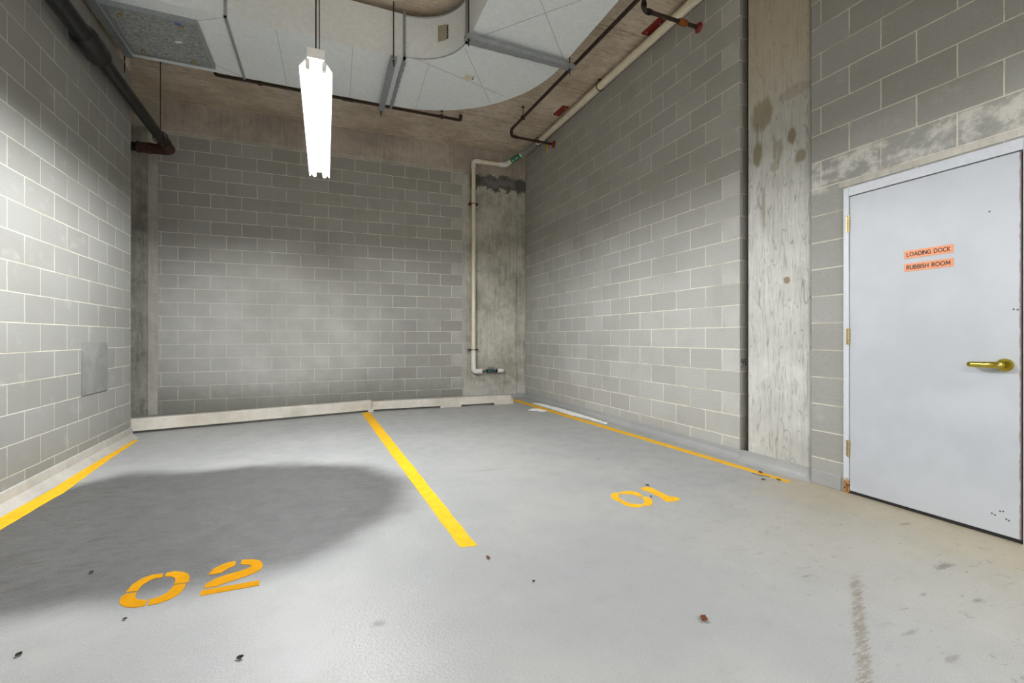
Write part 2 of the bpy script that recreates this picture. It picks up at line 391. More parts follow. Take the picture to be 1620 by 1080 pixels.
ms = t.n('ShaderNodeMixShader'); ms.inputs[0].default_value = .85; t.t.links.new(dfs.outputs[0], ms.inputs[1]); t.t.links.new(trl.outputs[0], ms.inputs[2])
t.t.links.new(ms.outputs[0], t.t.nodes['Material Output'].inputs[0]); M_reflector = t.m
M_door = NT('grey_door_paint'); p = M_door.pos(); n = M_door.noise(p, 2.5, 5)
c = M_door.mix(M_door.ramp(n, .35, .65), lin(180, 184, 190), lin(188, 192, 198))
sm = M_door.noise(M_door.pos((1, 1, .5), (2, 3, 0)), 5, 6, .75)
c = M_door.mix(M_door.math('MULTIPLY', M_door.ramp(sm, .62, .75), .22), c, lin(138, 138, 136))
yy = M_door.sep(p)[1]; c = M_door.mix(M_door.math('MULTIPLY', M_door.ramp(M_door.math('ADD', yy, M_door.math('MULTIPLY', M_door.noise(p, 22, 4), .012)), 1.196, 1.190), .8), c, lin(112, 74, 52))
for (y, z) in [(1.262, .147), (1.250, .150), (1.295, .124), (1.283, .119), (1.238, .112), (1.228, .108), (1.195, 1.237), (1.305, 1.785), (1.21, 1.24)]:
    c = M_door.mix(M_door.ramp(M_door.dist((3.39, y, z), 0, 1, 1), .0055, .0035, 0, .9), c, lin(48, 40, 34))
M_door = M_door.out(c, .42, 0, M_door.bump(M_door.noise(p, 60, 3), .06, .003))
t = NT('door_frame_paint'); p = t.pos(); n = t.noise(p, 28, 6, .7)
c = t.mix(t.ramp(n, .3, .7), lin(196, 200, 207), lin(204, 208, 214)); x, y, z = t.sep(p)
m = t.math('MULTIPLY', t.ramp(t.math('ADD', z, t.math('MULTIPLY', n, .10)), .17, .12), t.ramp(y, 1.9, 1.95))
c = t.mix(m, c, t.mix(t.ramp(t.noise(p, 60, 5), .4, .6), lin(84, 42, 20), lin(190, 140, 84)))
M_frame = t.out(c, .4, 0, t.bump(n, t_ if False else .08, .004))
M_brass = plain('polished_brass', lin(190, 170, 66), .2, 1.0, .1, 20, .02)
M_oldbrass = plain('worn_brass', lin(176, 158, 112), .4, .7, .25, 90, .1)
M_rust = plain('rusty_iron', lin(74, 44, 34), .8, .2, .4, 40, .4)
M_iron = plain('black_iron', lin(27, 26, 26), .38, .3, .3, 24, .35)
M_darkpipe = plain('dark_steel_pipe', lin(66, 52, 44), .55, .4, .25, 30, .15)
M_redpaint = plain('red_oxide_paint', lin(128, 34, 24), .6, 0, .2, 30, .1)
M_orange = plain('thread_sealed_brass', lin(164, 98, 44), .5, .5, .3, 60, .3)
M_pvc = plain('cream_pvc', lin(232, 222, 198), .35, 0, .05, 8, .02)
M_pvc_w = plain('white_pvc', lin(232, 230, 226), .35, 0, .03, 8, .02)
M_pvc_g = plain('grey_pvc', lin(136, 134, 128), .4, 0, .06, 8, .02)
M_green = plain('green_label', lin(30, 120, 86), .5, 0, .1)
M_white = plain('white_print', lin(232, 234, 230), .5, 0, .02)
M_teal = plain('teal_valve_paint', lin(58, 88, 92), .45, .2, .35, 60, .3)
M_dark = plain('dark_gap', lin(34, 32, 30), .8, 0, .1)
M_ink = plain('black_ink', lin(36, 32, 32), .6, 0, .05)
M_copper = NT('copper_sign'); n = M_copper.noise(M_copper.pos((1, 1, 30)), 20, 3); M_copper = M_copper.out(M_copper.mix(n, lin(206, 128, 86), lin(220, 146, 104)), .45, .15)
M_sticker = plain('cream_sticker', lin(206, 200, 176), .6, 0, .06)
M_blue = plain('blue_sticker', lin(74, 104, 176), .5, 0, .1)
M_leaf = plain('dry_leaf', lin(142, 88, 48), .7, 0, .35, 60, .3)
M_leafd = plain('dark_debris', lin(74, 62, 48), .8, 0, .35, 60, .3)
M_spill = plain('spilled_render', lin(246, 245, 240), .85, 0, .06, 20, .5)
M_seal = plain('grey_sealant', lin(96, 92, 80), .7, 0, .15)
def tube_mat(strength):
    t = NT('lit_tube'); t.b.inputs['Base Color'].default_value = (1, 1, 1, 1)
    t.b.inputs['Emission Color'].default_value = (.955, .98, 1.0, 1); t.b.inputs['Emission Strength'].default_value = strength; return t.m
M_tube = tube_mat(TUBE_STRENGTH); M_tube_fill = tube_mat(TUBE_STRENGTH * .5)

# ------------------------------------------------------------------ the setting
def uv_along(d, u0=0.0, alt=(1, 0, 0)):
    d = Vector(d).normalized(); alt = Vector(alt)
    def f(bm):
        L = bm.loops.layers.uv.new('UVMap')
        for fc in bm.faces:
            if abs(fc.normal.dot(d)) > .7:
                for l in fc.loops: l[L].uv = (l.vert.co.dot(alt) + 8.13, l.vert.co.z)
            else:
                for l in fc.loops: l[L].uv = (l.vert.co.dot(d) + u0, l.vert.co.z)
    return f
XR = lambda y: 3.4382 + .0016 * y
XL = lambda y: -1.7891 - .0263 * y
YB = lambda x: 7.7887 - .0246 * x
XD = 3.397
ZC = 4.46
Y0 = -3.0
tag(obj('floor', box(BM(), -4.2, 5.2, Y0, 9.0, -.2, 0), M_floor), 'glossy grey painted concrete floor with a darker oval in bay 02, scuffs and tan dust by the door', kind='structure')
tag(obj('ceiling', box(BM(), -4.2, 5.2, Y0, 9.0, ZC, ZC + .25), M_ceiling), 'board-marked brown grey concrete ceiling slab', kind='structure')
# left wall: block skin with concrete above
bm = prism(BM(), [(XL(Y0), Y0), (XL(6.12), 6.12), (XL(6.12) - .2, 6.12), (XL(Y0) - .2, Y0)], 0, 3.96)
tag(obj('wall_left', bm, M_block_L, uv=uv_along((0, 1, 0), .297 + 4)), 'grey concrete block wall on the left', kind='structure')
bm = prism(BM(), [(XL(Y0) - .004, Y0), (XL(6.12) - .004, 6.115), (XL(6.12) - .2, 6.115), (XL(Y0) - .2, Y0)], 3.96, ZC)
tag(obj('trim_1', bm, M_ceiling), 'concrete edge beam above the left block wall', kind='structure')
# far left recess wall
tag(obj('wall_recess', box(BM(), -3.6, -3.45, 6.0, 8.1, 0, ZC), M_col_left), 'dark concrete side of the recess behind the left wall', kind='structure')
tag(obj('wall_recess_front', box(BM(), -3.6, XL(6.12) - .2, 6.0, 6.12, 0, ZC), M_col_left), 'concrete return closing the recess behind the left wall', kind='structure')
# back wall block infill
bm = prism(BM(), [(-2.19, YB(-2.19)), (2.25, YB(2.25)), (2.25, YB(2.25) + .2), (-2.19, YB(-2.19) + .2)], 0, 4.0)
tag(obj('wall_back', bm, M_block_B, uv=uv_along((1, 0, 0), -2.05 + 4.4 - .4, (0, 1, 0))), 'grey concrete block infill wall at the back with lamp brightness painted into its lower middle', kind='structure')
bm = prism(BM(), [(-3.46, YB(-3.46) - .004), (3.445, YB(3.445) - .004), (3.445, 8.2), (-3.46, 8.2)], 4.045, ZC)
tag(obj('trim_2', bm, M_beam), 'dark grey concrete beam above the back block wall', kind='structure')
bm = prism(BM(), [(-2.19, YB(-2.19) - .015), (2.305, YB(2.305) - .015), (2.305, 8.0), (-2.19, 8.0)], 4.0, 4.045)
tag(obj('trim_3', bm, M_render), 'pale mortar ledge along the top of the back blocks', kind='structure')
bm = prism(BM(), [(2.25, YB(2.25) - .008), (2.305, YB(2.3) - .008), (2.305, 8.0), (2.25, 8.0)], 0, 4.0)
tag(obj('trim_4', bm, M_render), 'pale mortar strip at the right edge of the back blocks', kind='structure')
bm = prism(BM(), [(-2.30, YB(-2.3) - .02), (-2.19, YB(-2.19) - .02), (-2.19, 8.05), (-2.30, 8.05)], 0, 4.045)
tag(obj('trim_5', bm, M_render), 'pale rendered strip at the left edge of the back blocks', kind='structure')
bm = prism(BM(), [(-3.45, YB(-3.45) - .01), (-2.30, YB(-2.3) - .01), (-2.30, 8.1), (-3.45, 8.1)], 0, 4.045)
tag(obj('concrete_column', bm, M_col_left), 'dark stained concrete column in the left back corner beside the wall end', 'column')
bm = prism(BM(), [(2.305, YB(2.305) - .012), (2.33, YB(2.33) - .03), (3.255, YB(3.255) - .03), (3.275, YB(3.27) - .01), (3.445, YB(3.445) - .01), (3.445, 8.1), (2.305, 8.1)], 0, 4.045)
tag(obj('concrete_column', bm, M_col_back), 'water-stained concrete column in the right back corner behind the white downpipe', 'column')
# right wall
bm = prism(BM(), [(XR(2.98), 2.98), (XR(2.98) + .088, 2.98), (XR(7.72) + .088, 8.1), (XR(7.72), 8.1)], 0, ZC)
tag(obj('wall_right', bm, M_block_R, uv=uv_along((0, 1, 0), -2.98 + 4)), 'grey concrete block wall on the right running to the back corner', kind='structure')
bm = prism(BM(), [(XR(2.98) + .088, 2.87), (4.1, 2.87), (4.1, 8.1), (XR(7.7) + .088, 8.1)], 0, ZC)
tag(obj('trim_6', bm, M_seal), 'dark joint filling between the right block wall and the big column', kind='structure')
# big column
r = .045; arc = [(3.43 + r - r * cos(a), 2.315 + r - r * sin(a)) for a in [k * pi / 2 / 6 for k in range(7)]]
bm = prism(BM(), [(3.95, 2.885), (3.438, 2.885), (3.43, 2.877)] + arc + [(3.95, 2.315)], 0, ZC)
tag(obj('concrete_column', bm, M_col, smooth=True), 'big pale concrete column with drip marks between the right wall and the door', 'column')
# door wall: pier, lintel and far pier in one
DY0, DY1, DZ = 1.135, 2.066, 2.14
bm = BM()
box(bm, XD, XD + .19, DY1, 2.300, 0, DZ); box(bm, XD, XD + .19, Y0, DY0, 0, DZ); box(bm, XD, XD + .19, Y0, 2.300, DZ, ZC)
def uv_door(bm):
    L = bm.loops.layers.uv.new('UVMap')
    for fc in bm.faces:
        c = fc.calc_center_median(); pier = c.z < DZ - .3 and c.y > DY1 - .01
        for l in fc.loops:
            y = l.vert.co.y if abs(fc.normal.y) < .7 else l.vert.co.x
            u = y - 1.84 + 16 * .392
            if pier: u = 16 * .392 + .012 + (y - DY1) * .7 if abs(fc.normal.y) < .7 else 16 * .392 + .02 + (l.vert.co.x - XD) * .7
            l[L].uv = (u, l.vert.co.z)
tag(obj('wall_door', bm, M_block_D, uv=uv_door), 'grey concrete block wall around the grey door', kind='structure')
tag(obj('trim_7', box(BM(), XD + .19, 4.1, Y0, 2.315, 0, ZC), M_dark), 'dark backing behind the door wall', kind='structure')
bm = box(BM(), XD - .004, XD + .02, DY0, 2.10, 2.152, 2.19)
tag(obj('trim_8', bm, M_render), 'pale mortar bed over the door head', kind='structure')

tag(obj('light_block_beam', box(BM(), -4.2, 5.2, Y0 - .2, Y0, 2.95, ZC), M_beam), 'added beam out of view behind the camera, holds light off the upper room', kind='structure')  # beam added unseen to darken the duct side and upper walls
# painted coved plinth along the right wall and around the column
cove = [(0, 0), (0, .085), (-.006, .085), (-.010, .045), (-.03, .016), (-.07, .0)]
bm = extrude_profile(BM(), cove, (XR(2.90), 2.90, 0), (XR(7.68), 7.68, 0), (1, 0, 0))
tag(obj('baseboard_right', bm, M_plinth), 'grey painted coved upstand at the foot of the right wall', kind='structure')
bm = BM(); h = .095
pts_in = [(3.43, 2.885)] + arc[::1]
ringp = []
prof = [(.0, h), (.012, h - .003), (.015, .04), (.03, .014), (.065, 0)]
path = [(3.425, 2.93), (3.425, 2.877)] + [(x_ - .0, y_) for x_, y_ in arc[:6]]
nrm = [(-1, .0), (-1, 0)] + [(-cos(a_), -sin(a_)) for a_ in [k * pi / 2 / 6 for k in range(6)]]
rows = [[bm.verts.new((px + nx * s_, py + ny * s_, z_)) for (s_, z_) in prof] for (px, py), (nx, ny) in zip(path, nrm)]
for A, B in zip(rows, rows[1:]):
    for k in range(len(prof) - 1): bm.faces.new((A[k], A[k + 1], B[k + 1], B[k]))
tag(obj('baseboard_column', bm, M_plinth, smooth=True), 'grey painted upstand around the foot of the big column', kind='structure')
bm = BM(); box(bm, XD - .008, XD + .004, 2.085, 2.298, 0, .10); 
tag(obj('baseboard_pier', bm, M_plinth, bevel=.004), 'grey painted foot of the block pier beside the door', kind='structure')
# back floor strip behind the wheel stops and left base
lb = [(0, 0), (0, .115), (.012, .11), (.018, .05), (.05, .012), (.075, 0)]
bm = extrude_profile(BM(), lb, (XL(Y0), Y0, 0), (XL(6.12), 6.12, 0), (1, 0, 0))
tag(obj('baseboard_left', bm, M_base), 'rough concrete upstand at the foot of the left wall', kind='structure')
bb = [(0, 0), (0, .06), (-.03, .05), (-.10, 0)]
bm = extrude_profile(BM(), bb, (.9, YB(.9) - .01, 0), (3.43, YB(3.43) - .03, 0), (0, 1, 0))
tag(obj('baseboard_back', bm, M_plinth), 'grey painted fillet at the foot of the back wall', kind='structure')

# ------------------------------------------------------------------ cement patch on the left wall
def on_left(y, off): return XL(y) + off
bm = BM()
outl = [(4.955, .592), (5.474, .590), (5.474, 1.00), (5.46, 1.04), (5.0, 1.052), (4.965, 1.04)]
a = [bm.verts.new((XL(y), y, z)) for y, z in outl]; b = [bm.verts.new((XL(y) + .012, y, z)) for y, z in outl]
bm.faces.new(b)
for i in range(len(outl)): bm.faces.new((a[i], a[(i + 1) % len(outl)], b[(i + 1) % len(outl)], b[i]))
tag(obj('cement_patch', bm, M_patch, bevel=.003), 'darker rectangular cement patch low on the left block wall', 'patch')

# ------------------------------------------------------------------ painted floor lines and bay numbers
def strip(name, left, right, label, mat=M_yellow, z=.0022):
    """left/right edges: lists of (x, y); resampled with slightly ragged edges"""
    def res(pl):
        o = []
        for (ax, ay), (bx, by) in zip(pl, pl[1:]):
            k = max(1, int(math.hypot(bx - ax, by - ay) / .05))
            for i in range(k): o.append((ax + (bx - ax) * i / k, ay + (by - ay) * i / k))
        o.append(pl[-1]); return o
    def rag(pl): return [(x + mnoise.noise((x * 5, y * 9, 2.2)) * .006, y) for x, y in pl]
    L = rag(res(left)); R = rag(res(right)); n = min(len(L), len(R))
    pick = lambda q: [q[round(i * (len(q) - 1) / (n - 1))] for i in range(n)]
    L = pick(L); R = pick(R); bm = BM()
    vl = [bm.verts.new((x, y, z)) for x, y in L]; vr = [bm.verts.new((x, y, z)) for x, y in R]
    ul = [bm.verts.new((x, y, 0)) for x, y in L]; ur = [bm.verts.new((x, y, 0)) for x, y in R]
    for i in range(n - 1):
        bm.faces.new((vl[i], vr[i], vr[i + 1], vl[i + 1])); bm.faces.new((vl[i], vl[i + 1], ul[i + 1], ul[i])); bm.faces.new((vr[i], ur[i], ur[i + 1], vr[i + 1]))
    bm.faces.new((vl[0], ul[0], ur[0], vr[0])); bm.faces.new((vl[-1], vr[-1], ur[-1], ul[-1]))
    c = (L[0][0], L[0][1], 0)
    return tag(obj(name, bm, mat, loc=c), label, 'painted line')
strip('painted_line', [(.647, 2.274), (.56, 4.6), (.486, 6.878)], [(.735, 2.262), (.665, 4.6), (.600, 6.89)], 'yellow painted line dividing the two bays in the middle of the floor')
strip('painted_line', [(3.215, 2.36), (3.18, 2.95), (3.065, 5.42), (2.99, 7.19)], [(3.262, 2.36), (3.255, 3.0), (3.16, 5.6), (3.10, 7.4)], 'yellow painted line along the foot of the right block wall')
strip('painted_line', [(-1.76, 1.5), (-1.815, 3.74), (-1.815, 4.29), (-1.868, 5.26), (-1.914, 6.025)], [(-1.60, 1.5), (-1.700, 3.49), (-1.700, 4.145), (-1.79, 5.2), (-1.829, 5.95)], 'yellow painted line along the foot of the left block wall')

SEG = {
 'n0': [[(-0.693, 2.548), (-0.732, 2.551), (-0.765, 2.53), (-0.786, 2.487), (-0.788, 2.419), (-0.746, 2.412), (-0.744, 2.461), (-0.728, 2.496), (-0.712, 2.509), (-0.684, 2.505)],
        [(-0.679, 2.547), (-0.648, 2.55), (-0.61, 2.528), (-0.581, 2.494), (-0.567, 2.454), (-0.563, 2.414), (-0.616, 2.414), (-0.622, 2.457), (-0.63, 2.48), (-0.652, 2.503), (-0.676, 2.509)],
        [(-0.785, 2.404), (-0.745, 2.403), (-0.74, 2.367), (-0.731, 2.346), (-0.71, 2.326), (-0.681, 2.314), (-0.678, 2.267), (-0.714, 2.27), (-0.751, 2.291), (-0.774, 2.32), (-0.787, 2.349), (-0.792, 2.384)],
        [(-0.616, 2.408), (-0.569, 2.404), (-0.566, 2.356), (-0.576, 2.312), (-0.598, 2.284), (-0.633, 2.267), (-0.668, 2.266), (-0.674, 2.316), (-0.648, 2.322), (-0.625, 2.345), (-0.617, 2.377)]],
 'n2': [[(-0.403, 2.553), (-0.397, 2.504), (-0.425, 2.483), (-0.445, 2.45), (-0.497, 2.451), (-0.488, 2.502), (-0.464, 2.534), (-0.437, 2.55)],
        [(-0.376, 2.556), (-0.329, 2.542), (-0.294, 2.514), (-0.276, 2.467), (-0.278, 2.42), (-0.297, 2.395), (-0.328, 2.375), (-0.371, 2.358), (-0.406, 2.344), (-0.438, 2.325), (-0.492, 2.334), (-0.486, 2.368), (-0.46, 2.4), (-0.423, 2.419), (-0.383, 2.433), (-0.342, 2.447), (-0.325, 2.469), (-0.335, 2.486), (-0.376, 2.507)],
        [(-0.492, 2.312), (-0.272, 2.311), (-0.268, 2.264), (-0.489, 2.266)]],
 'm0': [[(1.916, 2.656), (1.969, 2.662), (2.01, 2.646), (2.032, 2.604), (2.027, 2.545), (1.985, 2.525), (1.979, 2.571), (1.959, 2.6), (1.923, 2.615), (1.904, 2.625)],
        [(1.909, 2.653), (1.881, 2.666), (1.846, 2.653), (1.814, 2.62), (1.797, 2.574), (1.796, 2.53), (1.806, 2.514), (1.841, 2.523), (1.847, 2.567), (1.87, 2.61), (1.896, 2.629)],
        [(1.989, 2.516), (2.029, 2.52), (2.035, 2.476), (2.012, 2.423), (1.968, 2.38), (1.932, 2.369), (1.916, 2.38), (1.919, 2.412), (1.952, 2.435), (1.977, 2.468)],
        [(1.806, 2.507), (1.842, 2.518), (1.844, 2.473), (1.855, 2.442), (1.887, 2.425), (1.91, 2.416), (1.908, 2.379), (1.862, 2.374), (1.829, 2.388), (1.806, 2.423), (1.8, 2.467)]],
 'm1': [[(2.101, 2.661), (2.139, 2.685), (2.179, 2.673), (2.186, 2.633), (2.181, 2.536), (2.181, 2.448), (2.213, 2.442), (2.217, 2.414), (2.217, 2.394), (2.185, 2.376), (2.119, 2.372), (2.092, 2.39), (2.105, 2.441), (2.114, 2.47), (2.112, 2.53), (2.116, 2.602), (2.097, 2.619)]],
}
for keys, c, label in ((('n0', 'n2'), (-.53, 2.4, 0), 'yellow stencilled number 02 painted on the left bay floor'), (('m0', 'm1'), (2.0, 2.5, 0), 'yellow stencilled number 01 painted on the right bay floor')):
    e = empty('bay_number', c, label, 'painted number')
    for k in keys:
        bm = BM()
        for seg in SEG[k]: flat(bm, seg, 0, .002)
        obj('digit', bm, M_yellow2 if k[0] == 'n' else M_yellow, e)

# ------------------------------------------------------------------ wheel stops
def wheel_stop(p0, p1, feet, hgt, label, ends=(1, 1)):
    p0 = Vector((*p0, 0)); p1 = Vector((*p1, 0)); L = (p1 - p0).length; d = (p1 - p0).normalized(); n = Vector((-d.y, d.x, 0))
    w = .16; gap = .028; bm = BM()
    M = Matrix((( d.x, n.x, 0, p0.x), (d.y, n.y, 0, p0.y), (0, 0, 1, 0), (0, 0, 0, 1)))
    sec = [(0, 0), (.028, hgt - .012), (.036, hgt), (w - .036, hgt), (w - .028, hgt - .012), (w, 0)]
    # stations along the length: (s, top scale, underside height)
    st = [(0, .0), (.0001, .8), (.03, .94), (.06, 1.0)]
    ev = [(0, 0)]
    for a, b in feet: ev += [(a, None), (b, None)]
    stations = []
    cuts = sorted(set([0, .04, .09, L - .09, L - .04, L] + [v for f in feet for v in f] + [L * k / 24 for k in range(25)]))
    def in_foot(s): return any(a - 1e-6 <= s <= b + 1e-6 for a, b in feet)
    def topf(s):
        e = min(s if ends[0] else 9, L - s if ends[1] else 9); return .55 + .45 * min(1, e / .04) if e < .04 else 1.0
    rows = []
    segs = []
    for a, b in zip(cuts, cuts[1:]):
        if b - a < 1e-4: continue
        foot = in_foot((a + b) / 2)
        segs.append((a, b, foot))
    for a, b, foot in segs:
        lo = 0 if foot else gap
        ra, rb = [], []
        for s, R in ((a, ra), (b, rb)):
            k = topf(s); wob = .003 * mnoise.noise((s * 3, hgt, 1))
            for y, z in sec:
                zz = lo if z == 0 else z * k + wob
                yy = y if z else y + (.006 if y == 0 else -.006) * (lo / gap if gap else 0)
                R.append(bm.verts.new(M @ Vector((s, yy, zz))))
        m = len(sec)
        for i in range(m): bm.faces.new((ra[i], ra[(i + 1) % m], rb[(i + 1) % m], rb[i]))
        bm.faces.new(ra[::-1]); bm.faces.new(rb)
    o = obj('wheel_stop', bm, M_kerb, loc=p0 + n * w / 2 + d * L / 2)
    return tag(o, label, 'wheel stop', 'concrete wheel stops at the back of the bays')
wheel_stop((-2.06, 6.36), (.635, 6.93), [(0, .03), (2.70, 2.76)], .162, 'long pale concrete wheel stop at the back of bay 02', (0, 0))
wheel_stop((.642, 6.935), (2.875, 6.90), [(0, .015), (1.01, 1.35), (1.90, 2.235)], .14, 'pale concrete wheel stop at the back of bay 01, chamfered right end', (0, 1))

# ------------------------------------------------------------------ door
dr = empty('door_1', (XD, 1.6, 0), 'grey painted steel door with brass lever in the right wall', None, None, 'structure')
bm = BM(); fx0, fx1 = XD - .012, XD + .12
jam = .034
box(bm, fx0, fx1, 2.030, DY1, 0, DZ); box(bm, fx0, fx1, DY0, 1.174, 0, DZ); box(bm, fx0, fx1, 1.174, 2.030, 2.078, DZ)
obj('door_frame', bm, M_frame, dr, bevel=.003)
obj('door_leaf', box(BM(), XD - .008, XD + .034, 1.181, 2.0255, .022, 2.072), M_door, dr, bevel=.002)
obj('door_stop', box(BM(), XD + .036, XD + .1, 1.174, 2.030, 0, 2.078), M_dark, dr)
obj('threshold_gap', box(BM(), XD + .0, XD + .034, 1.181, 2.0255, .001, .02), M_dark, dr)
for z in (1.885, 1.097, .315):
    bm = BM(); tube(bm, [(XD - .014, 2.030, z - .058), (XD - .014, 2.030, z + .058)], .0075, 12)
    for k in (-.02, .02): ring(bm, (XD - .014, 2.030, z + k), (0, 0, 1), .0072, .0012, 12, 5)
    box(bm, XD - .0135, XD - .009, 2.030, 2.046, z - .055, z + .055)
    obj('hinge', bm, M_oldbrass, dr, smooth=True)
hd = obj('door_handle', disc(BM(), (XD - .008, 1.241, .942), (-1, 0, 0), .034, .012, 32), M_brass, dr, smooth=True)
bm = BM(); tube(bm, [(XD - .018, 1.241, .942), (XD - .062, 1.241, .942), (XD - .066, 1.27, .942), (XD - .064, 1.33, .941), (XD - .060, 1.368, .941), (XD - .040, 1.378, .941)], [.015, .014, .014, .0125, .012, .010], 14, .02)
bmesh.ops.scale(bm, verts=bm.verts, vec=(1, 1, 1.25), space=Matrix.Translation((0, 0, -.942)))
lv = obj('lever', bm, M_brass, hd, smooth=True)
obj('keyhole', disc(BM(), (XD - .0655, 1.241, .942), (-1, 0, 0), .006, .012, 12), M_oldbrass, hd, smooth=True)

def arc(cx, cy, rx, ry, a0, a1, n=10): return [(cx + rx * cos(radians(a0 + (a1 - a0) * k / n)), cy + ry * sin(radians(a0 + (a1 - a0) * k / n))) for k in range(n + 1)]
GL = {'L': (.52, [[(0, 1), (0, 0), (.52, 0)]]), 'O': (.92, [arc(.46, .5, .46, .5, 0, 360, 20)]), 'A': (.84, [[(0, 0), (.42, 1), (.84, 0)], [(.16, .33), (.68, .33)]]),
      'D': (.76, [[(0, 0), (0, 1), (.26, 1)] + arc(.26, .5, .5, .5, 90, -90, 12) + [(.26, 0), (0, 0)]]), 'I': (.0, [[(0, 0), (0, 1)]]), 'N': (.72, [[(0, 0), (0, 1), (.72, 0), (.72, 1)]]),
      'G': (.80, [arc(.46, .5, .46, .5, 48, 315, 14) + [(.80, .16), (.80, .46), (.52, .46)]]), 'C': (.74, [arc(.46, .5, .46, .5, 50, 310, 14)]), 'K': (.62, [[(0, 0), (0, 1)], [(.58, 1), (.04, .52)], [(.06, .52), (.62, 0)]]),
      'R': (.60, [[(0, 0), (0, 1), (.26, 1)] + arc(.26, .76, .28, .24, 90, -90, 8) + [(.02, .52)], [(.24, .52), (.60, 0)]]), 'U': (.68, [[(0, 1), (0, .34)] + arc(.34, .34, .34, .34, 180, 360, 10) + [(.68, 1)]]),
      'B': (.56, [[(0, 0), (0, 1), (.26, 1)] + arc(.26, .77, .24, .23, 90, -90, 8) + [(.02, .54)], [(.24, .54)] + arc(.26, .27, .30, .27, 90, -90, 8) + [(0, 0)]]),
      'S': (.50, [arc(.27, .75, .23, .25, 40, 260, 8) + arc(.25, .26, .25, .26, 75, -140, 10)]), 'H': (.70, [[(0, 0), (0, 1)], [(.70, 0), (.70, 1)], [(0, .5), (.70, .5)]]),
      'M': (.96, [[(0, 0), (.10, 1), (.48, .18), (.86, 1), (.96, 0)]]), ' ': (.34, [])}
LH = .0235
def letter_places(txt, width):
    gap = .30; w = sum(GL[c][0] for c in txt) + gap * (len(txt) - 1); k = width / w; x = -width / 2; out = []
    for c in txt:
        if c != ' ': out.append((c, x))
        x += (GL[c][0] + gap) * k
    LETTER_K[0] = k; return out
LETTER_K = [1]
def letter(ch, o, r=.0021):
    bm = BM(); k = LETTER_K[0]; seg = 0
    for pl in GL[ch][1]:
        pts = [Vector((o[0], o[1] - x * k, o[2] + (y - .5) * LH)) for x, y in pl]
        for a, b in zip(pts, pts[1:]):
            d = b - a
            if d.length < 1e-5: continue
            d.normalize(); n_ = Vector((0, -d.z, d.y)) * r; e = d * r * .55; lift = Vector((-.00045 - .00001 * (seg % 5), 0, 0)); seg += 1
            q = [a - e + n_, a - e - n_, b + e - n_, b + e + n_]; vs = [bm.verts.new(v) for v in q]; vt = [bm.verts.new(v + lift) for v in q]
            bm.faces.new(vt)
            for i in range(4): bm.faces.new((vs[i], vs[(i + 1) % 4], vt[(i + 1) % 4], vt[i]))
    return bm
def frame_mat(o, ux, uy):
    ux = Vector(ux).normalized(); uy = Vector(uy).normalized(); uz = ux.cross(uy); o = Vector(o)
    return Matrix(((ux.x, uy.x, uz.x, o.x), (ux.y, uy.y, uz.y, o.y), (ux.z, uy.z, uz.z, o.z), (0, 0, 0, 1)))
for txt, z, lab in (('LOADING DOCK', 1.611, 'copper sign reading LOADING DOCK on the grey door, upper of two'), ('RUBBISH ROOM', 1.5295, 'copper sign reading RUBBISH ROOM on the grey door, lower of two')):
    sg = empty('sign', (XD - .008, 1.58, z), lab, 'sign')
    obj('plate', box(BM(), XD - .0105, XD - .0082, 1.459, 1.702, z - .0245, z + .0245), M_copper, sg, bevel=.0006)
    for ch, yy in letter_places(txt, .213): obj('letter', letter(ch, (XD - .0106, 1.5805 - yy, z)), M_ink, sg)

# handwriting on the end of the right wall
tm = empty('handwritten_number', (3.478, 2.9785, .86), 'handwritten black number 95 on the block wall end by the big column', 'handwriting')
bm = BM()
def stroke(bm, pts, r=.0035):
    prev = None
    for p in pts: pass
    for (ax, az), (bx, bz) in zip(pts, pts[1:]):
        d = Vector((bx - ax, 0, bz - az));
        if d.length < 1e-6: continue
        n_ = Vector((-d.z, 0, d.x)).normalized() * r; e = d.normalized() * r * .6
        q = [Vector((ax, 0, az)) - e + n_, Vector((ax, 0, az)) - e - n_, Vector((bx, 0, bz)) + e - n_, Vector((bx, 0, bz)) + e + n_]
        vs = [bm.verts.new(v + Vector((3.478, 2.9788, .86))) for v in q]; vt = [bm.verts.new(v.co - Vector((0, .0008, 0))) for v in vs]
        bm.faces.new(vt[::-1])
        for i in range(4): bm.faces.new((vs[i], vs[(i + 1) % 4], vt[(i + 1) % 4], vt[i]))
stroke(bm, [(.000 + .012 * cos(a) * 1.0 - .004, .020 + .015 * sin(a)) for a in [radians(20 + k * 28) for k in range(12)]])
stroke(bm, [(.008, .028), (.009, .0), (.002, -.024), (-.010, -.040)])
obj('digit', bm, M_ink, tm)
bm = BM(); stroke(bm, [(.040, .034), (.026, .034), (.023, .010), (.032, .012), (.037, .0), (.034, -.018), (.022, -.020)])
obj('digit', bm, M_ink, tm)

